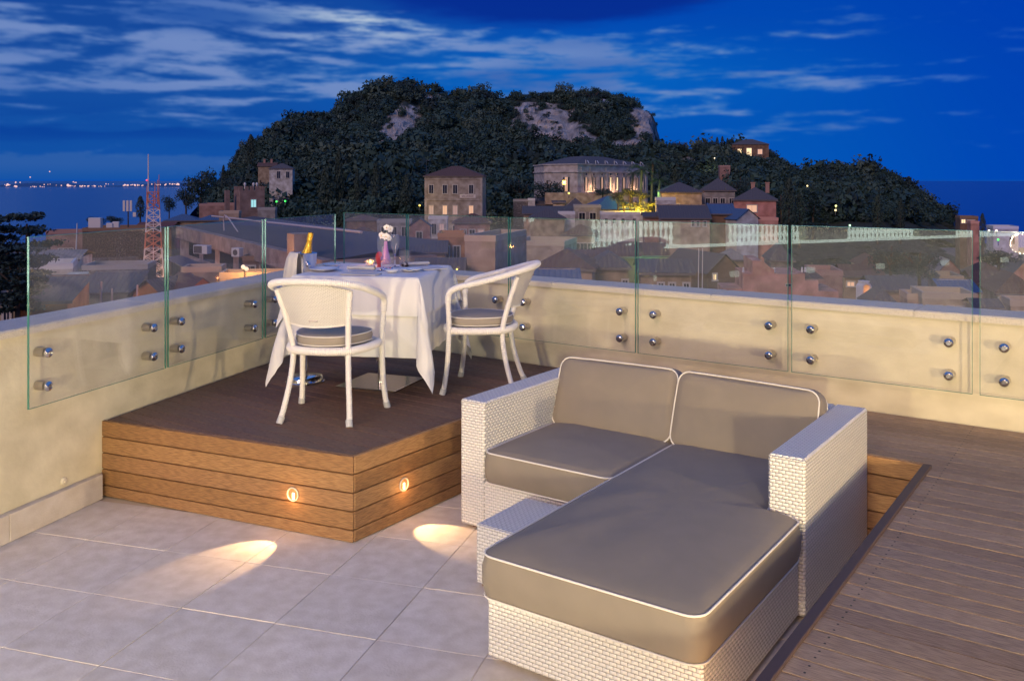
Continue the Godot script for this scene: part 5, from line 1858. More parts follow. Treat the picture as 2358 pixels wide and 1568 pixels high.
func long_hall() -> void:
	# a long concrete hall that runs away to the left, with a strip of dark openings, awning and air conditioners
	var p0 := at(414, 521, 128)
	var p1 := at(752, 588, 74)
	var e := p1 - p0
	var L := Vector2(e.x, e.z).length()
	var o := thing("concrete_hall", "long weathered concrete hall with dark openings, behind the left wall's farther panels", "building", Vector3(p0.x, p0.y - 14.0, p0.z), atan2(-e.z, e.x))
	var cm := wall_mat("wall_concrete", lin(0.43, 0.33, 0.27))
	var rise := p1.y - p0.y
	var st := tool()
	box(st, Vector3(L / 2, 7.0, -5.0), Vector3(L, 14.0, 10.0))
	part("wall", st, cm, o)
	st = tool()
	box(st, Vector3(L / 2, 13.2, 0.25), Vector3(L + 0.4, 1.7, 0.5), 0.03)
	part("parapet", st, cm, o)
	st = tool()
	roof_quad(st, Vector3(-0.5, 14.02, -0.6), Vector3(L, 14.02, -0.6), Vector3(L, 15.2, -10.5), Vector3(-0.5, 15.2, -10.5))
	part("roof", st, roof_mat("roof_slate", Color.WHITE), o)
	for i in 6:
		var x := L * (0.10 + 0.145 * i)
		st = tool()
		quad(st, Vector3(x, 10.4, 0.012), Vector3(x + L * 0.105, 10.4, 0.012), Vector3(x + L * 0.105, 12.1, 0.012), Vector3(x, 12.1, 0.012), Vector3.BACK)
		part("window", st, mat("dark_pane", Color.BLACK), o)
	st = tool()
	box(st, Vector3(L * 0.5, 9.7, 1.1), Vector3(L, 0.16, 2.2), 0.0, Basis(Vector3.RIGHT, 0.14))
	part("awning", st, mat("awning_violet", lin(0.09, 0.08, 0.12), 0.8), o)
	st = tool()
	tube(st, [Vector3(L * 0.1, 15.6, -3), Vector3(L, 16.2, -3)], 0.12, 0.12, 6)
	tube(st, [Vector3(L * 0.32, 14.3, -1.5), Vector3(L * 0.32, 16.2, -1.5), Vector3(L * 0.45, 14.6, -1.2)], 0.08, 0.08, 6)
	part("roof_rail", st, mat("rail_pale", lin(0.5, 0.42, 0.38), 0.7), o)
	st = tool()
	box(st, Vector3(L * 0.93, 8.0, 0.9), Vector3(2.0, 16.0, 1.6))
	part("stair_tower", st, wall_mat("wall_beige", Color.WHITE), o)
	for c in [[465, 575, 96, 1.9, "big air conditioner with a grey grille on the concrete hall"], [546, 582, 92, 1.0, "small white air conditioner on the concrete hall, right of the big one"]]:
		var a := thing("air_conditioner", c[4], "air conditioner", at(c[0], c[1] + 9, c[2]), o.rotation.y * 0.4, "air conditioners on the hall")
		var w: float = c[3]
		st = tool()
		box(st, Vector3(0, 0.45, 0), Vector3(w, 0.9, 0.7), 0.03)
		part("case", st, mat("case_white", lin(0.60, 0.57, 0.54), 0.6), a)
		st = tool()
		if w > 1.5:
			box(st, Vector3(-0.3, 0.45, 0.36), Vector3(1.1, 0.76, 0.02))
		else:
			lathe(st, [Vector2(0.30, 0.0), Vector2(0.30, 0.02), Vector2(0.0, 0.02)], 16, Transform3D(Basis(Vector3.RIGHT, PI / 2), Vector3(0, 0.45, 0.352)))
		part("grille", st, mat("grille_dark", lin(0.10, 0.08, 0.08), 0.8), a)

func street_lamp() -> void:
	var d := 74.0
	var k := d / FOC
	var o := thing("street_lamp", "dark street lamp with two white globes in front of the cream lit walls", "street lamp", at(563, 646, d))
	var st := tool()
	tube(st, [Vector3(0, -6, 0), Vector3(0, 24 * k, 0)], 0.06, 0.05, 8)
	tube(st, [Vector3(-4 * k, 24 * k, 0), Vector3(0, 21 * k, 0), Vector3(4 * k, 22 * k, 0)], 0.03, 0.03, 6)
	part("post", st, mat("lamp_iron", lin(0.03, 0.03, 0.03), 0.6), o)
	for x in [-4.0, 4.0]:
		var b := SphereMesh.new()
		b.radius = 0.17
		b.height = 0.36
		part("globe", b, glow("street_globe", Color(1.0, 0.86, 0.66), 1.3), o, Vector3(x * k, (29 + x * -0.6) * k, 0))
		omni("street_glow", Vector3(x * k, (29 + x * -0.6) * k, 0), Color(1.0, 0.70, 0.40), 9.0, 0.16, o)

func white_villa() -> void:
	var d := 205.0
	var k := d / FOC
	# two faces meet at the corner near px 1330
	var c := at(1330, 442, d)
	var o := thing("white_villa", "long white villa with lit french windows, blue hip roof and palms in front", "villa", c, 0.0)
	var wm := wall_mat("wall_villa", lin(0.66, 0.60, 0.54))
	var H := 63.0 * k
	var pl := at(1253, 440, d + 9) - c
	var pr := at(1492, 446, d + 26) - c
	var foot := PackedVector2Array([Vector2(pl.x, pl.z), Vector2(0, 0), Vector2(pr.x, pr.z), Vector2(pr.x - 4, pr.z - 14), Vector2(pl.x - 2, pl.z - 14)])
	var st := tool()
	prism(st, foot, -8.0, H)
	part("wall", st, wm, o)
	var big := Geometry2D.offset_polygon(foot, 0.3, Geometry2D.JOIN_MITER)[0]
	st = tool()
	prism(st, big, H - 1.75, H - 1.45)
	prism(st, big, H + 0.003, H + 0.25)
	part("cornice", st, wm, o)
	st = tool()
	var inner := Geometry2D.offset_polygon(foot, -0.4, Geometry2D.JOIN_MITER)[0]
	var mid := Vector2.ZERO
	for q in inner:
		mid += q / inner.size()
	for i in inner.size():
		var a := inner[i]
		var b := inner[(i + 1) % inner.size()]
		var ra := a.lerp(mid, 0.72) if i % 2 == 0 else a.lerp(mid, 0.66)
		var rb := b.lerp(mid, 0.72) if (i + 1) % 2 == 0 else b.lerp(mid, 0.66)
		roof_quad(st, Vector3(a.x, H + 0.26, a.y), Vector3(b.x, H + 0.26, b.y), Vector3(rb.x, H + 2.3, rb.y), Vector3(ra.x, H + 2.3, ra.y))
		tri(st, Vector3(ra.x, H + 2.3, ra.y), Vector3(rb.x, H + 2.3, rb.y), Vector3(mid.x, H + 2.35, mid.y), Vector3.UP)
	part("roof", st, roof_mat("roof_slate", Color.WHITE), o)
	# windows: one on the left face, nine on the right face
	var rl := atan2(pl.z, -pl.x) * -1.0
	var lrot := atan2(-(-pl.z), -pl.x)
	var dl := Vector3(pl.x, 0, pl.z)
	var dr := Vector3(pr.x, 0, pr.z)
	window(o, dl * 0.32 + Vector3(0, 1.75, 0), 0.9, 3.3, 1, 1, atan2(-(0.0 - pl.z), 0.0 - pl.x), "french_window")
	var rr := atan2(-pr.z, pr.x)
	for i in 9:
		var f: float = [0.11, 0.21, 0.32, 0.44, 0.535, 0.63, 0.745, 0.83, 0.92][i]
		window(o, dr * f + Vector3(0, 1.75, 0), 0.62, 3.1, [1, 0, 1, 2, 2, 1, 0, 0, 0][i], 1, rr, "french_window")
		if i < 6:
			window(o, dr * f + Vector3(0, 4.05, 0), 0.8, 0.6, 0, 0, rr, "upper_window")
	for f in [0.05, 0.165, 0.38, 0.69, 0.97]:
		var ps := tool()
		box(ps, dr * f + Vector3(0, H / 2 - 1, 0), Vector3(0.4, H + 1.0, 0.24), 0.0, Basis(Vector3.UP, rr))
		part("pilaster", ps, wm, o)
	for f in 7:
		var ps := tool()
		var t := 0.12 + 0.13 * f
		box(ps, dr * t + Vector3(-0.2, H + 0.7, -0.6), Vector3(0.12, 0.9, 0.12))
		box(ps, dr * t + Vector3(0.5, H + 0.75, -2.2), Vector3(0.16, 0.1, 3.6), 0.0, Basis(Vector3.RIGHT, 0.18))
		part("roof_strut", ps, mat("strut_white", lin(0.6, 0.55, 0.52), 0.7), o)
	st = tool()
	box(st, Vector3(2.0, -1.4, 3.0), Vector3(19.0, 2.6, 4.0))
	part("terrace", st, wall_mat("wall_beige", Color.WHITE), o)
	for f in [0.2, 0.5, 0.8]:
		var p: Vector3 = dr * f + Vector3(0.2, 0.4, 1.6)
		var b := SphereMesh.new()
		b.radius = 0.12
		b.height = 0.24
		part("terrace_lamp", b, glow("villa_lamp", Color(1.0, 0.82, 0.62), 2.0), o, p)
		omni("villa_glow", p, Color(1.0, 0.76, 0.58), 9.0, 0.12, o)
	var ln := thing("garden_lantern", "square yellow lantern under the tree left of the villa's front", "lamp", at(1299, 437, 196))
	var ls := tool()
	box(ls, Vector3(0, 1.6, 0), Vector3(0.75, 0.95, 0.75), 0.04)
	part("lit_glass", ls, glow("lantern_yellow", Color(1.0, 0.80, 0.25), 1.6), ln)
	ls = tool()
	box(ls, Vector3(0, 2.15, 0), Vector3(0.95, 0.14, 0.95))
	box(ls, Vector3(0, 0.0, 0), Vector3(0.16, 2.2, 0.16))
	part("frame", ls, mats.lamp_iron, ln)
	omni("lantern_glow", Vector3(0, 1.6, 0.6), Color(1.0, 0.72, 0.25), 6.0, 0.3, ln)
	garden_light("warm lamp on the ground beside the villa's left french window", at(1310, 445, 192), Color(1.0, 0.78, 0.5), 5.0)

func salmon_house() -> void:
	var d := 68.0
	var k := d / FOC
	var o := thing("stepped_gable_house", "salmon pink house with a stepped gable and steps falling to the right", "house", at(1712, 690, d), -0.12)
	var out := PackedVector2Array()
	for p in [[0, -60], [0, 60], [21, 60], [21, 90], [44, 90], [64, 72], [70, 70], [70, 60], [124, 60], [124, 62], [138, 62], [138, 46], [168, 46], [168, 22], [212, 22], [212, -60]]:
		out.append(Vector2(p[0] * k, -p[1] * k))
	var st := tool()
	prism(st, out, 0.0, 5.0)
	var wl := part("wall", st, wall_mat("wall_salmon", lin(0.66, 0.34, 0.25)), o, Vector3.ZERO, Vector3(PI / 2, 0, 0))
	wl.position.z = -5.0
	var wg := tool()
	box(wg, Vector3(-22 * k, 10 * k, -2.5), Vector3(44 * k, 26 * k, 4.0))
	part("annex", wg, mats.wall_salmon, o)
	st = tool()
	box(st, Vector3(101 * k, 35 * k, 0.03), Vector3(13 * k, 7 * k, 0.05))
	var wf := part("window", st, mat("window_frame", Color.BLACK), o)
	st = tool()
	for x in [98.0, 104.0]:
		quad(st, Vector3((x - 2.4) * k, 32.5 * k, 0.058), Vector3((x + 2.4) * k, 32.5 * k, 0.058), Vector3((x + 2.4) * k, 37.5 * k, 0.058), Vector3((x - 2.4) * k, 37.5 * k, 0.058), Vector3.BACK)
	part("pane", st, mat("dark_pane", Color.BLACK), wf)
	for x in [2, 72, 134, 141]:
		st = tool()
		lathe(st, [Vector2(0.07, 0), Vector2(0.09, 0.12), Vector2(0.05, 0.2), Vector2(0.08, 0.3), Vector2(0.0, 0.4)], 8)
		part("finial", st, mat("finial_white", lin(0.62, 0.58, 0.54), 0.7), o, Vector3(x * k, (62.0 if x < 130 else 64.0) * k, -0.4))
	st = tool()
	roof_quad(st, Vector3(143 * k, 48 * k, -0.6), Vector3(186 * k, 48 * k, -0.6), Vector3(186 * k, 56 * k, -4.4), Vector3(143 * k, 56 * k, -4.4))
	part("roof", st, roof_mat("roof_tile", Color.WHITE), o)

func shrine() -> void:
	var d := 80.0
	var k := d / FOC
	var o := thing("shrine", "white wayside shrine with a glowing yellow arched niche", "shrine", at(1990, 700, d), 0.35)
	var h := 52.0 * k
	var st := tool()
	var w := 1.0
	box(st, Vector3(-0.44, h * 0.4, 0), Vector3(0.14, h * 0.8, 0.8))
	box(st, Vector3(0.44, h * 0.4, 0), Vector3(0.14, h * 0.8, 0.8))
	box(st, Vector3(0, 0.15, 0), Vector3(0.74, 0.3, 0.8))
	box(st, Vector3(0, h * 0.4, -0.36), Vector3(0.74, h * 0.8 - 0.004, 0.08))
	for i in 7:
		var a := PI * (i + 0.5) / 7.0
		box(st, Vector3(cos(a) * 0.44, h * 0.74 + sin(a) * 0.36, 0), Vector3(0.16, 0.24, 0.796), 0.0, Basis(Vector3(0, 0, 1), a - PI / 2 + PI / 2))
	box(st, Vector3(0, h * 0.74 + 0.52, 0), Vector3(0.6, 0.14, 0.78))
	part("housing", st, mat("shrine_white", lin(0.62, 0.60, 0.58), 0.8), o)
	st = tool()
	lathe(st, [Vector2(0.16, 0.0), Vector2(0.13, 0.35), Vector2(0.17, 0.6), Vector2(0.07, 0.75), Vector2(0.1, 0.86), Vector2(0.0, 0.98)], 12)
	part("figure", st, mat("shrine_figure", lin(0.5, 0.36, 0.12), 0.7), o, Vector3(0, 0.3, -0.1))
	var b := SphereMesh.new()
	b.radius = 0.12
	b.height = 0.24
	part("lamp", b, glow("shrine_lamp", Color(1.0, 0.72, 0.2), 2.5), o, Vector3(0.12, 0.46, 0.16))
	omni("shrine_glow", Vector3(0.12, 0.46, 0.16), Color(1.0, 0.60, 0.12), 1.6, 0.12, o)

# ---------- sofa ----------
func weave_mat() -> StandardMaterial3D:
	var m := mat("white_weave", lin(0.74, 0.715, 0.685), 0.42)
	if m.albedo_texture == null:
		m.albedo_texture = weave_gap_shade()
		m.uv1_scale = Vector3(18.5, 17.2, 1)
		bump(m, weave_tex(), 0.6)
	return m

func fabric_mat(key: String, c: Color) -> StandardMaterial3D:
	var m := mat(key, c, 0.85)
	m.albedo_texture = noise_tex("cloth_tone", 0.01, 3, Color(0.955, 0.955, 0.955), Color(1, 1, 1), 256)
	bump(m, noise_tex("thread", 0.22, 2, Color(0, 0, 0), Color(1, 1, 1), 256), 0.025)
	m.uv1_scale = Vector3(1.7, 1.7, 1)
	m.rim_enabled = true
	m.rim = 0.25
	return m

func piping(name_parent: Node3D, loop: Array, xf := Transform3D(), r := 0.0040) -> void:
	var q := []
	for p in loop:
		q.append(xf * p)
	var st := tool()
	tube(st, q, r, r, 7, 0.0, 0.02, false, true)
	part("piping", st, mat("piping", lin(0.70, 0.66, 0.60), 0.7), name_parent)

func cushion_block(st: SurfaceTool, hx: float, hz: float, R: float, hy: float, r: float, puff: float) -> void:
	cushion_shape(st, rect_loop(hx, hz, R, 0.0, 6), hy, r, puff)

# an upholstered block over any outline that can be seen whole from its middle
func cushion_shape(st: SurfaceTool, ol: Array, hy: float, r: float, puff: float) -> void:
	var dense := []
	for i in ol.size():      # more points along the straight sides
		var a: Vector3 = ol[i]
		var b: Vector3 = ol[(i + 1) % ol.size()]
		var m := maxi(1, int(a.distance_to(b) / 0.05))
		for k in m:
			dense.append(a.lerp(b, float(k) / m))
	var n := dense.size()
	var nrm := []
	for i in n:
		var t: Vector3 = (dense[(i + 1) % n] - dense[(i - 1 + n) % n]).normalized()
		var o := Vector3(t.z, 0, -t.x)
		nrm.append(o if o.dot(Vector3(t.z, 0, -t.x)) > 0 else -o)
	var area := 0.0
	for i in n:
		area += dense[i].x * dense[(i + 1) % n].z - dense[(i + 1) % n].x * dense[i].z
	var out := 1.0 if area > 0.0 else -1.0
	var rings := []
	for sg in [-1.0, 1.0]:
		var part_ := []
		for s in [0.0, 0.2, 0.4, 0.6, 0.76, 0.87, 0.94]:
			part_.append([s, 0.0, sg * (hy + puff * pow(1.0 - pow(s, 4), 0.8))])
		for k in 4:
			var a := PI / 2 * k / 3.0
			part_.append([1.0, r * (1.0 - sin(a)), sg * (hy - r * (1.0 - cos(a)))])
		if sg > 0.0:
			part_.reverse()
			rings.append([1.0, -0.010, -hy * 0.35])
			rings.append([1.0, -0.010, hy * 0.35])
		rings.append_array(part_)
	var nz := FastNoiseLite.new()
	nz.seed = int(hy * 1000.0) + n
	nz.frequency = 2.2
	var pts := []
	for g in rings:
		var ring := []
		for i in n:
			var q: Vector3 = dense[i] * g[0]
			q -= nrm[i] * out * g[1]
			q.y = g[2] + nz.get_noise_2d(q.x, q.z) * 0.006 * (1.0 - pow(g[0], 6)) * signf(g[2])
			if g[1] < 0.0:   # small puckers in the boxed edge
				q += nrm[i] * nz.get_noise_1d(i * 3.1) * 0.0022
			ring.append(q)
		pts.append(ring)
	st.set_smooth_group(0)
	for i in pts.size() - 1:
		for k in n:
			var q := [pts[i][k], pts[i][(k + 1) % n], pts[i + 1][(k + 1) % n], pts[i + 1][k]]
			for t in [[0, 1, 2], [0, 2, 3]]:
				if q[t[0]].distance_to(q[t[1]]) < 1e-6 or q[t[1]].distance_to(q[t[2]]) < 1e-6 or q[t[0]].distance_to(q[t[2]]) < 1e-6:
					continue
				for m in t:
					st.set_uv(Vector2(q[m].x + q[m].y * 0.7, q[m].z + q[m].y * 0.7))
					st.add_vertex(q[m])
	st.index()
	st.generate_normals()

func make_sofa() -> void:
	var w := weave_mat()
	var o := thing("sofa", "white woven corner sofa with a long chaise and taupe cushions on the stone floor", "sofa", S0, turn(125))
	var st := tool()
	box(st, Vector3(0.075, 0.338, -0.50), Vector3(0.15, 0.634, 1.0), 0.008)
	part("arm", st, w, o)
	st = tool()
	box(st, Vector3(1.68, 0.338, -0.50), Vector3(0.15, 0.634, 1.0), 0.008)
	part("arm", st, w, o)
	st = tool()
	box(st, Vector3(0.8775, 0.337, -0.925), Vector3(1.453, 0.632, 0.148), 0.008)
	part("back", st, w, o)
	st = tool()
	box(st, Vector3(0.8775, 0.141, -0.4255), Vector3(1.453, 0.238, 0.849), 0.006)
	part("base", st, w, o)
	st = tool()
	box(st, Vector3(1.3075, 0.14, 0.482), Vector3(0.845, 0.236, 0.962), 0.008)
	part("chaise_base", st, w, o)
	for p in [[0.06, -0.06], [0.06, -0.94], [1.69, -0.94], [0.94, 0.9], [1.67, 0.9]]:
		st = tool()
		lathe(st, [Vector2(0.022, 0.0), Vector2(0.026, 0.022)], 14, Transform3D(Basis(), Vector3(p[0], 0.0, p[1])))
		lathe(st, [Vector2(0.0, 0.0), Vector2(0.022, 0.0)], 14, Transform3D(Basis(), Vector3(p[0], 0.0, p[1])))
		part("foot", st, mat("foot_brown", lin(0.16, 0.07, 0.045), 0.6), o)
	var taupe := fabric_mat("taupe_canvas", lin(0.225, 0.190, 0.155))
	# seats
	st = tool()
	cushion_block(st, 0.364, 0.42, 0.05, 0.078, 0.014, 0.022)
	var sc := part("seat_cushion", st, taupe, o, Vector3(0.5175, 0.337, -0.405))
	for yy in [0.075, -0.075]:
		piping(sc, rect_loop(0.363, 0.419, 0.049, yy))
	# the chaise cushion: one long piece, narrower where it runs in beside the arm
	var hub := Vector3(1.285, 0.338, 0.12)
	var lp := []
	for c in [[1.745, 1.012, 0.06, 0], [0.880, 1.012, 0.06, 90], [0.880, -0.848, 0.03, 180], [1.598, -0.848, 0.03, 270]]:
		for k in 6:
			var a := deg_to_rad(c[3] + k * 18.0)
			lp.append(Vector3(c[0] - signf(c[0] - 1.3) * c[2] + cos(a) * c[2], 0, c[1] - signf(c[1]) * c[2] + sin(a) * c[2]) - Vector3(hub.x, 0, hub.z))
	lp.append(Vector3(1.598, 0, -0.01) - Vector3(hub.x, 0, hub.z))
	for k in 5:
		var a := deg_to_rad(270.0 + k * 22.5)
		lp.append(Vector3(1.705 + cos(a) * 0.04, 0, 0.053 + sin(a) * 0.04) - Vector3(hub.x, 0, hub.z))
	st = tool()
	cushion_shape(st, lp, 0.079, 0.014, 0.026)
	var cc := part("chaise_cushion", st, taupe, o, hub)
	for yy in [0.076, -0.076]:
		var q := []
		for p in lp:
			q.append(Vector3(p.x, yy, p.z))
		piping(cc, q)
	# backs
	for i in 2:
		var x: float = [0.505, 1.236][i]
		var lean := deg_to_rad([21.0, 18.5][i])
		var y := Vector3(0, sin(lean), cos(lean))
		var bs := Basis(Vector3.RIGHT, y, Vector3.RIGHT.cross(y))
		var ctr: Vector3 = Vector3(x, [0.594, 0.592][i], [-0.688, -0.672][i]) - y * 0.078
		st = tool()
		cushion_block(st, [0.3625, 0.365][i], 0.1925, 0.06, 0.072, 0.012, 0.026)
		var c := part("back_cushion", st, taupe, o)
		c.transform = Transform3D(bs * Basis(Vector3.UP, [0.012, -0.02][i]), ctr)
		for yy in [0.069, -0.069]:
			piping(c, rect_loop([0.3615, 0.364][i], 0.1915, 0.059, yy))
	# the small woven box in front of the seat
	var t := thing("woven_side_table", "low white woven box table in the corner between the seat and the chaise", "side table", S0 + head(125) * 0.672 + head(35) * -0.3, turn(125))
	st = tool()
	box(st, Vector3(0, 0.146, 0), Vector3(0.392, 0.258, 0.388), 0.006)
	part("box", st, w, t)
	for p in [[-0.15, 0.15], [0.15, 0.15], [-0.15, -0.15], [0.15, -0.15]]:
		st = tool()
		box(st, Vector3(p[0], 0.009, p[1]), Vector3(0.05, 0.018, 0.05))
		part("foot", st, mats.foot_brown, t)

# ---------- table ----------
const TABLE := Vector3(-0.913, DK, -6.05)
const TH := 100.0

func cloth(a: float, half: float, top: float, seed_: int, off: float) -> SurfaceTool:
	var n := 84
	var g := []
	var nz := FastNoiseLite.new()
	nz.seed = seed_
	nz.frequency = 1.6
	for i in n + 1:
		var row := []
		for j in n + 1:
			var x := lerpf(-half, half, float(i) / n)
			var z := lerpf(-half, half, float(j) / n)
			var ex := maxf(absf(x) - a, 0.0)
			var ez := maxf(absf(z) - a, 0.0)
			var sx := signf(x)
			var sz := signf(z)
			var r := sqrt(ex * ex + ez * ez)
			var p := Vector3(x, top, z)
			if r > 0.0:
				var phi := atan2(ez, ex)
				var q := sin(2.0 * phi)
				var o := 0.20 * r * pow(maxf(q, 0.0), 0.7)
				var ang := phi - 0.30 * sin(4.0 * phi)
				var lift := off * (1.0 - exp(-r * 22.0))
				var wave := (nz.get_noise_2d((x * sz - z * sx) * 1.3 + seed_, r * 0.4) * 0.5 + 0.35) * 0.045 * smoothstep(0.06, 0.5, r)
				var near: float = clampf(r / 0.5, 0, 1)
				var out_x := (o * cos(ang) + (lift + wave) * (1.0 if ex > 0.0 else 0.0))
				var out_z := (o * sin(ang) + (lift + wave) * (1.0 if ez > 0.0 else 0.0))
				var drop := sqrt(maxf(r * r - o * o, 0.0))
				p = Vector3(clampf(x, -a, a) + sx * out_x, top - drop + 0.004 * exp(-r * 60.0) - 0.004, clampf(z, -a, a) + sz * out_z)
			else:
				p.y += nz.get_noise_2d(x * 2.0, z * 2.0) * 0.0012
			row.append(p)
		g.append(row)
	var st := tool()
	st.set_smooth_group(0)
	for i in n:
		for j in n:
			var q := [g[i][j], g[i + 1][j], g[i + 1][j + 1], g[i][j + 1]]
			for t in [[0, 1, 2], [0, 2, 3]]:
				for m in t:
					st.set_uv(Vector2(q[m].x, q[m].z))
					st.add_vertex(q[m])
	st.index()
	st.generate_normals()
	return st

func make_table() -> void:
	var o := thing("dining_table", "square pedestal table under white cloths with a polished steel foot plate", "table", TABLE, turn(TH))
	var st := tool()
	box(st, Vector3(0, 0.727, 0), Vector3(0.80, 0.03, 0.80), 0.004)
	part("tabletop", st, mat("table_wood", lin(0.3, 0.22, 0.15), 0.6), o)
	var mirror := mat("mirror_steel", lin(0.56, 0.55, 0.50), 0.14, 1.0)
	st = tool()
	box(st, Vector3.ZERO, Vector3(0.43, 0.012, 0.43), 0.002)
	part("foot_plate", st, mirror, o, o.transform.affine_inverse() * Vector3(-0.872, DK + 0.007, -5.99), Vector3(0, turn(110) - turn(TH), 0))
	st = tool()
	lathe(st, [Vector2(0.020, 0.013), Vector2(0.019, 0.02), Vector2(0.019, 0.15), Vector2(0.037, 0.152), Vector2(0.038, 0.17), Vector2(0.038, 0.71)], 28)
	var cp: Vector3 = o.transform.affine_inverse() * Vector3(-0.872, DK, -5.99)
	part("column", st, mat("column_steel", lin(0.60, 0.59, 0.57), 0.16, 1.0), o, cp)
	var white := fabric_mat("white_linen", lin(0.74, 0.735, 0.73))
	white.uv1_scale = Vector3(3, 3, 1)
	var c1 := tag(part("tablecloth", cloth(0.405, 0.895, 0.7445, 5, 0.008), white, self, TABLE, Vector3(0, turn(TH), 0)), "long white lower tablecloth with corners hanging almost to the deck", "tablecloth")
	var c2 := tag(part("overlay_cloth", cloth(0.412, 0.645, 0.7485, 9, 0.024), white, self, TABLE, Vector3(0, turn(TH), 0)), "short white upper cloth that lies on top of the longer tablecloth", "tablecloth")

# ---------- chairs ----------
func puffy(st: SurfaceTool, outline: Array, y0: float, y1: float, r: float, puff: float) -> void:
	var rings := []
	var steps := [[0.55, y0 - puff * 0.3], [0.12, y0], [r * 0.3, y0 + r * 0.12], [0.0, y0 + r * 0.8], [-0.004, (y0 + y1) * 0.5], [0.0, y1 - r * 0.8], [r * 0.3, y1 - r * 0.12], [0.05, y1 + puff * 0.4], [0.12, y1 + puff * 0.8], [0.6, y1 + puff]]
	for s in steps:
		var ring := []
		for p in outline:
			var L: float = p.length()
			var f: float = maxf(0.0, 1.0 - s[0] / L) if s[0] < 0.5 else 0.0
			ring.append(Vector3(p.x * f, s[1], p.y * f))
		rings.append(ring)
	st.set_smooth_group(0)
	var n := outline.size()
	for i in rings.size() - 1:
		for k in n:
			var q := [rings[i][k], rings[i][(k + 1) % n], rings[i + 1][(k + 1) % n], rings[i + 1][k]]
			for t in [[0, 2, 1], [0, 3, 2]]:
				if q[t[0]].distance_to(q[t[1]]) < 1e-6 or q[t[1]].distance_to(q[t[2]]) < 1e-6 or q[t[0]].distance_to(q[t[2]]) < 1e-6:
					continue
				for m in t:
					st.set_uv(Vector2(q[m].x, q[m].z))
					st.add_vertex(q[m])
	st.index()
	st.generate_normals()

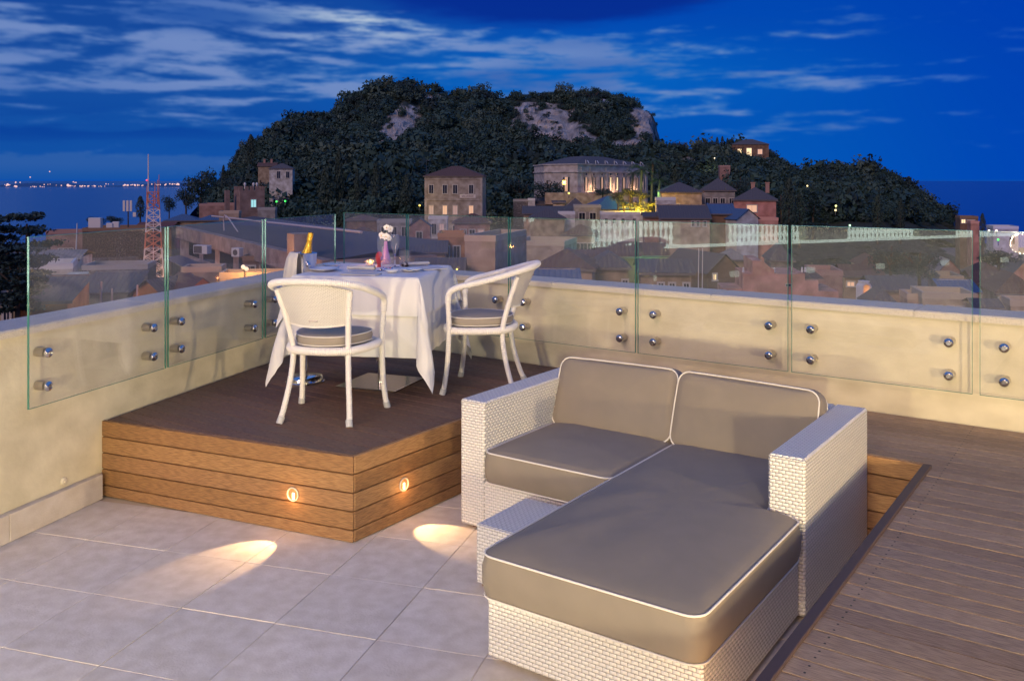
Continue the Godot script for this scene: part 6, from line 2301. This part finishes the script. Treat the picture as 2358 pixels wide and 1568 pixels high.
func make_chairs() -> void:
	var cane := mat("white_cane", lin(0.76, 0.735, 0.70), 0.45)
	var o := thing("wicker_armchair", "white wicker armchair at the near side of the table, seen from behind", "chair", Vector3(-1.05, DK, -5.187), turn(10.3 + 90), "white wicker armchairs at the table")
	var rib := 0.0013
	var stp := 0.0055
	for s in [-1.0, 1.0]:
		var st := tool()     # front leg, up to where it bends into the arm
		tube(st, [Vector3(s * 0.272, 0.0, -0.235), Vector3(s * 0.262, 0.06, -0.222), Vector3(s * 0.252, 0.2, -0.205), Vector3(s * 0.250, 0.42, -0.196), Vector3(s * 0.258, 0.58, -0.20)], 0.0160, 0.0168, 12, rib, stp)
		var lg := part("leg", st, cane, o)
		foot_cap(lg, Vector3(s * 0.272, 0.0, -0.235), Vector3(s * 0.262, 0.05, -0.222))
		st = tool()          # rear leg
		tube(st, [Vector3(s * 0.205, 0.0, 0.225), Vector3(s * 0.192, 0.08, 0.190), Vector3(s * 0.170, 0.25, 0.145), Vector3(s * 0.163, 0.40, 0.132), Vector3(s * 0.180, 0.56, 0.172), Vector3(s * 0.212, 0.745, 0.236)], 0.0160, 0.0168, 12, rib, stp)
		lg = part("leg", st, cane, o)
		foot_cap(lg, Vector3(s * 0.205, 0.0, 0.225), Vector3(s * 0.192, 0.05, 0.202))
	var st := tool()         # arms and top rail, one bent tube
	var rail := []
	for p in [[0.258, 0.575, -0.200], [0.264, 0.640, -0.190], [0.270, 0.672, -0.145], [0.282, 0.700, -0.04], [0.284, 0.734, 0.09], [0.262, 0.766, 0.20], [0.190, 0.790, 0.285], [0.09, 0.801, 0.325]]:
		rail.append(Vector3(-p[0], p[1], p[2]))
	for i in range(rail.size() - 1, -1, -1):
		rail.append(Vector3(-rail[i].x, rail[i].y, rail[i].z))
	tube(st, rail, 0.0200, 0.0200, 14, rib, stp)
	part("arm_rail", st, cane, o)
	# woven back
	st = tool()
	var nb := 28
	var grid := []
	for i in nb + 1:
		var row := []
		var t := lerpf(-1.0, 1.0, float(i) / nb)
		for j in 9:
			var f := j / 8.0
			var half := lerpf(0.172, 0.222, f)
			var depth := lerpf(0.155, 0.232, f)
			var bow := lerpf(0.060, 0.088, f)
			row.append(Vector3(t * half, lerpf(0.552, 0.786, f) - lerpf(0.0, 0.040, f) * t * t - 0.012 * (1.0 - f) * (1.0 - t * t), depth + bow * (1.0 - t * t)))
		grid.append(row)
	for side in [1.0, -1.0]:
		for i in nb:
			for j in 8:
				var q := [grid[i][j], grid[i + 1][j], grid[i + 1][j + 1], grid[i][j + 1]]
				var n: Vector3 = (q[1] - q[0]).cross(q[3] - q[0]).normalized()
				if n.z * side < 0.0:
					n = -n
				var uv := []
				for m in 4:
					uv.append(Vector2((i + (1 if m in [1, 2] else 0)) * 0.0158, -(j + (1 if m > 1 else 0)) * 0.0285))
					q[m] = q[m] + n * 0.004
				tri(st, q[0], q[1], q[2], n, uv[0], uv[1], uv[2])
				tri(st, q[0], q[2], q[3], n, uv[0], uv[2], uv[3])
	var panel := part("back_panel", st, weave_fine(), o)
	st = tool()
	tube(st, [grid[0][0], grid[7][0], grid[14][0], grid[21][0], grid[28][0]], 0.008, 0.008, 8, 0.0006, 0.004)
	part("lower_binding", st, cane, panel)
	st = tool()
	box(st, Vector3.ZERO, Vector3(0.052, 0.016, 0.003), 0.001)
	part("name_plate", st, mat("plate_grey", lin(0.36, 0.33, 0.30), 0.4, 0.5), panel, Vector3(0.0, 0.580, 0.2335), Vector3(-0.32, 0, 0))
	# seat
	var ring := []
	for p in [[0.0, -0.245], [0.13, -0.236], [0.222, -0.19], [0.242, -0.10], [0.222, 0.02], [0.180, 0.115], [0.10, 0.165], [0.0, 0.178]]:
		ring.append(Vector3(p[0], 0.398, p[1]))
	for i in range(6, 0, -1):
		ring.append(Vector3(-ring[i].x, 0.398, ring[i].z))
	st = tool()
	tube(st, ring, 0.0235, 0.0235, 12, rib * 0.9, stp, false, true)
	var sr := part("seat_frame", st, cane, o)
	var poly := PackedVector2Array()
	for p in ring:
		poly.append(Vector2(p.x, p.z))
	st = tool()
	prism(st, poly, 0.400, 0.412)
	part("seat_weave", st, weave_fine(), sr)
	var ol := []
	for k in 48:
		var a := TAU * k / 48.0
		var cs := cos(a)
		var sn := sin(a)
		var z := signf(sn) * pow(absf(sn), 0.78) * 0.205
		var x := signf(cs) * pow(absf(cs), 0.78) * lerpf(0.226, 0.168, smoothstep(-0.12, 0.22, z))
		ol.append(Vector2(x, z - 0.035))
	st = tool()
	puffy(st, ol, 0.424, 0.478, 0.016, 0.014)
	var cu := part("seat_cushion", st, fabric_mat("chair_canvas", lin(0.30, 0.262, 0.218)), o)
	var l1 := []
	var l2 := []
	for k in range(0, 48, 2):
		l1.append(Vector3(ol[k].x * 0.992, 0.475, ol[k].y * 0.992))
		l2.append(Vector3(ol[k].x * 0.992, 0.427, ol[k].y * 0.992))
	piping(cu, l1, Transform3D(), 0.0036)
	piping(cu, l2, Transform3D(), 0.0036)
	copy(o, "white wicker armchair on the right side of the table, seen from its side", Vector3(-0.165, DK, -5.904), turn(279 + 90))

func weave_fine() -> StandardMaterial3D:
	var m := mat("cane_weave", lin(0.76, 0.735, 0.70), 0.45)
	if m.albedo_texture == null:
		m.albedo_texture = weave_gap_shade()
		m.uv1_scale = Vector3(26.0, 34.0, 1)
		bump(m, weave_tex(), 0.22)
	return m

func foot_cap(leg: Node3D, a: Vector3, b: Vector3) -> void:
	var st := tool()
	var e := (b - a)
	tube(st, [a, a + e * 0.35, a + e * 0.7], 0.0200, 0.0196, 12)
	part("foot_cap", st, mat("cap_grey", lin(0.46, 0.47, 0.48), 0.5), leg)

# ---------- on and beside the table ----------
func make_tableware() -> void:
	var top := DK + 0.7495
	var clear := mat("wine_glass", Color(0.98, 0.99, 1.0, 0.04), 0.0)
	clear.transparency = BaseMaterial3D.TRANSPARENCY_ALPHA
	var solid := mat("solid_glass", Color(1, 1, 1, 0.0), 0.0)
	solid.refraction_enabled = true
	solid.refraction_scale = 0.05
	var china := mat("china", lin(0.80, 0.80, 0.79), 0.12)
	china.clearcoat_enabled = true
	# flutes
	for f in [[878, 623.5, "champagne flute in front of the vase"], [909, 615, "champagne flute between the two tumblers"]]:
		var p := on(f[0], f[1], top)
		var o := thing("champagne_flute", f[2], "glass", p, 0.0, "champagne flutes")
		var st := tool()
		lathe(st, [Vector2(0.0, 0.001), Vector2(0.033, 0.001), Vector2(0.033, 0.002), Vector2(0.010, 0.005), Vector2(0.0042, 0.014), Vector2(0.0038, 0.07), Vector2(0.0065, 0.090), Vector2(0.0, 0.094)], 28)
		part("stem", st, solid, o)
		st = tool()
		lathe(st, [Vector2(0.0065, 0.090), Vector2(0.013, 0.106), Vector2(0.0235, 0.134), Vector2(0.0305, 0.162), Vector2(0.0315, 0.180), Vector2(0.0285, 0.205), Vector2(0.0245, 0.224)], 32)
		part("bowl", st, clear, o)
		st = tool()
		tube(st, rect_loop(0.0245, 0.0245, 0.0245, 0.224), 0.0007, 0.0007, 5, 0.0, 0.004, false, true)
		part("rim", st, solid, o)
	# tumblers
	for f in [[893, 622, "fluted tumbler in front of the purple vase"], [932, 614, "fluted tumbler on the right of the flutes"]]:
		var o := thing("tumbler", f[2], "glass", on(f[0], f[1], top), 0.0, "fluted tumblers")
		var st := tool()
		lathe(st, [Vector2(0.0, 0.001), Vector2(0.031, 0.001), Vector2(0.034, 0.006), Vector2(0.0355, 0.020), Vector2(0.0, 0.020)], 32)
		part("bottom", st, solid, o)
		st = tool()
		lathe(st, [Vector2(0.0355, 0.0205), Vector2(0.040, 0.112)], 32)
		part("wall", st, clear, o)
		st = tool()
		for k in 18:
			var a := TAU * k / 18.0
			tube(st, [Vector3(cos(a) * 0.0350, 0.022, sin(a) * 0.0350), Vector3(cos(a) * 0.0378, 0.075, sin(a) * 0.0378)], 0.0016, 0.0008, 5)
		var fl := part("flutes", st, solid, o)
		fl.set_meta("kind", "stuff")
	# plates
	for f in [[745, 624, 0.102, "large white plate at the table's left corner, nearest the ice bucket"], [762, 614.5, 0.062, "small white plate behind the large plate at the left"], [945.5, 625, 0.079, "white side plate with a butter knife, right of the tumblers"], [902, 628, 0.046, "small white butter dish left of the side plate with the knife"]]:
		var r: float = f[2]
		var st := tool()
		lathe(st, [Vector2(0.0, 0.002), Vector2(r * 0.55, 0.001), Vector2(r * 0.62, 0.004), Vector2(r, 0.0185), Vector2(r * 1.005, 0.021), Vector2(r * 0.97, 0.021), Vector2(r * 0.6, 0.008), Vector2(0.0, 0.006)], 40)
		tag(part("plate", st, china, self, on(f[0], f[1], top)), f[3], "plate", "white plates on the table")
	var kn := thing("butter_knife", "butter knife lying across the right side plate", "knife", on(947, 623.5, top + 0.020), turn(150))
	var ks := tool()
	box(ks, Vector3(0.03, 0.003, 0), Vector3(0.075, 0.0015, 0.014), 0.0005)
	part("blade", ks, mat("cutlery", lin(0.7, 0.7, 0.68), 0.15, 1.0), kn)
	ks = tool()
	box(ks, Vector3(-0.045, 0.003, 0), Vector3(0.08, 0.004, 0.009), 0.0012)
	part("handle", ks, mats.cutlery, kn)
	# napkins
	var linen := fabric_mat("napkin_linen", lin(0.66, 0.62, 0.55))
	for f in [[831, 632, 103.0, 0.24, 0.12, "flat folded cream napkin at the near edge of the table"], [992, 619.5, 60.0, 0.17, 0.15, "flat folded cream napkin at the right edge of the table"]]:
		var st := tool()
		box(st, Vector3(0, 0.004, 0), Vector3(f[3], 0.006, f[4]), 0.002)
		tag(part("folded_napkin", st, linen, self, on(f[0], f[1], top), Vector3(0, turn(f[2]), 0)), f[5], "napkin", "flat napkins")
	for f in [[832, 625, 101.0, 0.185, "rolled cream napkin lying on the near flat napkin", 0.007], [957, 613, 60.0, 0.19, "rolled cream napkin in a dark ring behind the right side plate", 0.0]]:
		var o := thing("rolled_napkin", f[4], "napkin", on(f[0], f[1], top) + Vector3(0, f[5], 0), turn(f[2]), "rolled napkins")
		var st := tool()
		var pts := []
		for k in 40:
			var a := TAU * 2.2 * k / 39.0
			var rr := 0.019 - 0.0045 * a / TAU
			pts.append(Vector2(cos(a) * rr * 1.35, sin(a) * rr * 0.8))
		for k in 39:
			var a: Vector2 = pts[k]
			var b: Vector2 = pts[k + 1]
			var n2 := Vector2(b.y - a.y, -(b.x - a.x)).normalized()
			var n := Vector3(0, n2.y, n2.x)
			if n2.dot(a) < 0:
				n = -n
			var L: float = f[3] / 2
			quad(st, Vector3(-L, 0.016 + a.y, a.x), Vector3(L, 0.016 + a.y, a.x), Vector3(L, 0.016 + b.y, b.x), Vector3(-L, 0.016 + b.y, b.x), n)
		part("roll", st, linen, o)
		if f[5] == 0.0:
			st = tool()
			box(st, Vector3(-0.075, 0.016, 0), Vector3(0.03, 0.036, 0.055), 0.012)
			part("ring", st, mat("ring_brown", lin(0.06, 0.035, 0.02), 0.4), o)
	# candle in a cut glass
	var cp := on(852, 612, top)
	var c := thing("tealight", "lit tealight in a fluted clear glass left of the flutes", "candle", cp)
	var st := tool()
	var prof := [Vector2(0.0, 0.001), Vector2(0.026, 0.001), Vector2(0.030, 0.006), Vector2(0.031, 0.036), Vector2(0.033, 0.042)]
	lathe(st, prof, 16)
	part("holder", st, clear, c)
	st = tool()
	for k in 16:
		var a := TAU * k / 16.0
		tube(st, [Vector3(cos(a) * 0.030, 0.004, sin(a) * 0.030), Vector3(cos(a) * 0.0325, 0.040, sin(a) * 0.0325)], 0.0026, 0.0026, 6)
	var hf := part("holder_ribs", st, solid, c)
	st = tool()
	lathe(st, [Vector2(0.0, 0.004), Vector2(0.019, 0.004), Vector2(0.019, 0.020), Vector2(0.0, 0.019)], 20)
	part("wax", st, mat("wax", lin(0.72, 0.66, 0.55), 0.5), c)
	st = tool()
	lathe(st, [Vector2(0.0, 0.021), Vector2(0.004, 0.025), Vector2(0.0048, 0.030), Vector2(0.003, 0.038), Vector2(0.0, 0.047)], 12)
	part("flame", st, glow("flame", Color(1.0, 0.78, 0.42), 6.0), c)
	omni("candle_light", Vector3(0, 0.032, 0), Color(1.0, 0.66, 0.34), 0.020, 0.005, c)
	# vase with orchids
	var v := thing("orchid_vase", "tapering purple glass vase with white orchid blossoms", "vase", on(888, 608, top))
	st = tool()
	lathe(st, [Vector2(0.0, 0.001), Vector2(0.030, 0.001), Vector2(0.038, 0.012), Vector2(0.036, 0.03), Vector2(0.022, 0.085), Vector2(0.013, 0.13), Vector2(0.012, 0.165)], 28)
	var vm := mat("vase_purple", lin(0.42, 0.20, 0.46), 0.12)
	vm.clearcoat_enabled = true
	part("body", st, vm, v)
	st = tool()
	tube(st, [Vector3(0, 0.12, 0), Vector3(0.0, 0.21, 0.0), Vector3(0.022, 0.262, 0.01)], 0.0022, 0.0016, 6)
	tube(st, [Vector3(0, 0.15, 0), Vector3(-0.02, 0.205, 0.012)], 0.002, 0.0015, 6)
	part("stem", st, mat("orchid_stem", lin(0.10, 0.16, 0.05), 0.6), v)
	var pm := mat("petal", lin(0.80, 0.78, 0.76), 0.6)
	pm.subsurf_scatter_enabled = false
	var pr := RandomNumberGenerator.new()
	pr.seed = 3
	for b in [[Vector3(0.008, 0.262, 0.016), 0.1, 0.9], [Vector3(0.034, 0.250, 0.014), 0.7, 1.0], [Vector3(-0.028, 0.205, 0.018), -0.5, 1.0], [Vector3(0.004, 0.198, 0.024), 0.2, 1.05], [Vector3(0.026, 0.185, 0.014), 0.8, 0.9]]:
		for k in 5:
			var a := TAU * k / 5.0 + PI / 2
			var wide: float = (0.017 if k in [1, 4] else 0.011) * b[2]
			var lng := 0.027 * float(b[2])
			var ps := tool()
			ps.set_smooth_group(0)
			for i in 5:
				for sg in [-1.0, 1.0]:
					var t0 := i / 5.0
					var t1 := (i + 1) / 5.0
					var q := []
					for t in [t0, t1]:
						var w := wide * sin(PI * clampf(t * 0.88 + 0.10, 0, 1))
						q.append(Vector3(0, t * lng, 0.006 * sin(t * 2.6)))
						q.append(Vector3(sg * w, t * lng, 0.006 * sin(t * 2.6) - 0.004))
					tri(ps, q[0], q[1], q[3], Vector3.BACK)
					tri(ps, q[0], q[3], q[2], Vector3.BACK)
			var pt := part("petal", ps, pm, v, b[0])
			pt.basis = Basis(Vector3.UP, b[1]) * Basis(Vector3(0, 0, 1), a - PI / 2 + pr.randf_range(-0.15, 0.15))
		var hs := SphereMesh.new()
		hs.radius = 0.0045
		hs.height = 0.009
		hs.radial_segments = 10
		hs.rings = 5
		part("blossom_heart", hs, mat("orchid_heart", lin(0.55, 0.42, 0.20), 0.6), v, b[0] + Vector3(0, 0, 0.005))
	# red beaded holder
	var rd := thing("red_bead_holder", "small red beaded glass cone with a sparkle, left of the vase's foot", "ornament", on(873, 615, top))
	st = tool()
	lathe(st, [Vector2(0.0, 0.001), Vector2(0.017, 0.001), Vector2(0.012, 0.02), Vector2(0.02, 0.05), Vector2(0.023, 0.075), Vector2(0.012, 0.105), Vector2(0.0, 0.11)], 20)
	var rm := mat("red_glass", lin(0.55, 0.02, 0.03), 0.12)
	rm.clearcoat_enabled = true
	var rb := part("body", st, rm, rd)
	st = tool()
	for i in 9:
		var y := 0.02 + i * 0.0095
		var rr: float = [0.0125, 0.0155, 0.0185, 0.021, 0.0225, 0.0235, 0.023, 0.019, 0.0145][i]
		for k in 14:
			var a := TAU * (k + 0.5 * (i % 2)) / 14.0
			pillow(st, Vector3.ONE * 0.008, 0.0038, 0, 0, Transform3D(Basis(), Vector3(cos(a) * rr, y, sin(a) * rr)), 2)
	part("beads", st, rm, rb).set_meta("kind", "stuff")
	make_bucket()

func make_bucket() -> void:
	var bz := 6.05
	var p := Vector3((702.0 - MIDX) / FOC * bz, DK, -bz)
	var chrome := mat("bucket_chrome", lin(0.78, 0.77, 0.76), 0.09, 1.0)
	var s := thing("bucket_stand", "polished steel stand with a round foot that carries the ice bucket", "stand", p)
	var st := tool()
	lathe(st, [Vector2(0.0, 0.001), Vector2(0.130, 0.001), Vector2(0.130, 0.006), Vector2(0.122, 0.010), Vector2(0.118, 0.034), Vector2(0.112, 0.040), Vector2(0.02, 0.046), Vector2(0.0, 0.046)], 40)
	part("foot", st, chrome, s)
	st = tool()
	lathe(st, [Vector2(0.018, 0.046), Vector2(0.018, 0.56), Vector2(0.03, 0.60), Vector2(0.045, 0.622), Vector2(0.0, 0.623)], 28)
	part("column", st, chrome, s)
	var b := thing("ice_bucket", "shiny steel champagne bucket with a ball handle beside the table", "bucket", p + Vector3(0.0, 0.624, 0))
	st = tool()
	lathe(st, [Vector2(0.0, 0.0), Vector2(0.060, 0.0), Vector2(0.065, 0.006), Vector2(0.073, 0.15), Vector2(0.078, 0.232), Vector2(0.081, 0.236), Vector2(0.078, 0.239), Vector2(0.0755, 0.232), Vector2(0.070, 0.13), Vector2(0.0, 0.10)], 44)
	part("body", st, chrome, b)
	var kb := SphereMesh.new()
	kb.radius = 0.017
	kb.height = 0.034
	for a in [0.45, PI + 0.45]:
		var d := Vector3(sin(a), 0, cos(a))
		part("handle_ball", kb, chrome, b, d * 0.088 + Vector3(0, 0.165, 0))
	# bottle
	var o := thing("champagne_bottle", "champagne bottle with yellow gold foil neck standing in the ice bucket", "bottle", p + Vector3(-0.012, 0.735, 0.0))
	o.rotation = Vector3(0.05, 0, -0.20)
	st = tool()
	lathe(st, [Vector2(0.0, 0.0), Vector2(0.041, 0.0), Vector2(0.042, 0.10), Vector2(0.036, 0.125)], 24)
	part("glass", st, mat("bottle_green", lin(0.01, 0.03, 0.015), 0.1), o)
	st = tool()
	lathe(st, [Vector2(0.0365, 0.123), Vector2(0.026, 0.150), Vector2(0.0195, 0.185), Vector2(0.0165, 0.212), Vector2(0.0175, 0.214), Vector2(0.0190, 0.222), Vector2(0.0175, 0.230), Vector2(0.0190, 0.238), Vector2(0.0185, 0.255), Vector2(0.0165, 0.268)], 26)
	var fm := mat("gold_foil", lin(0.72, 0.42, 0.035), 0.30, 0.35)
	bump(fm, noise_tex("crumple", 0.06, 3, Color(0, 0, 0), Color(1, 1, 1), 128), 0.12)
	part("foil", st, fm, o)
	st = tool()
	lathe(st, [Vector2(0.0168, 0.266), Vector2(0.0150, 0.274), Vector2(0.0, 0.276)], 20)
	part("cap", st, mat("cap_black", lin(0.015, 0.015, 0.02), 0.35), o)
	# napkin over the rim
	var linen: StandardMaterial3D = mats.napkin_linen
	var path := [Vector2(0.045, 0.175), Vector2(0.066, 0.222), Vector2(0.080, 0.246), Vector2(0.098, 0.243), Vector2(0.114, 0.205), Vector2(0.122, 0.14), Vector2(0.130, 0.075), Vector2(0.136, 0.02)]
	var nz := FastNoiseLite.new()
	nz.seed = 8
	nz.frequency = 1.2
	st = tool()
	st.set_smooth_group(0)
	var nt := 22
	var g := []
	for i in path.size():
		var row := []
		for k in nt + 1:
			var t := lerpf(-1.0, 1.0, float(k) / nt)
			var a := PI * 1.18 + t * 0.78
			var fold := sin(t * 9.0 + 0.6) * 0.007 * smoothstep(2.0, 7.0, i) + nz.get_noise_2d(t * 2.0, i * 0.4) * 0.008 * smoothstep(2.0, 7.0, i)
			var rr: float = path[i].x + fold
			row.append(Vector3(cos(a) * rr * (1.0 + 0.10 * (i / 7.0)), path[i].y + 0.012 * t * smoothstep(3.0, 7.0, i), -sin(a) * rr))
		g.append(row)
	for i in path.size() - 1:
		for k in nt:
			var q := [g[i][k], g[i][k + 1], g[i + 1][k + 1], g[i + 1][k]]
			for t in [[0, 1, 2], [0, 2, 3]]:
				for m in t:
					st.set_uv(Vector2(q[m].x, q[m].y))
					st.add_vertex(q[m])
	st.index()
	st.generate_normals()
	tag(part("bucket_napkin", st, linen, self, b.position), "white napkin draped over the left rim of the ice bucket", "napkin")
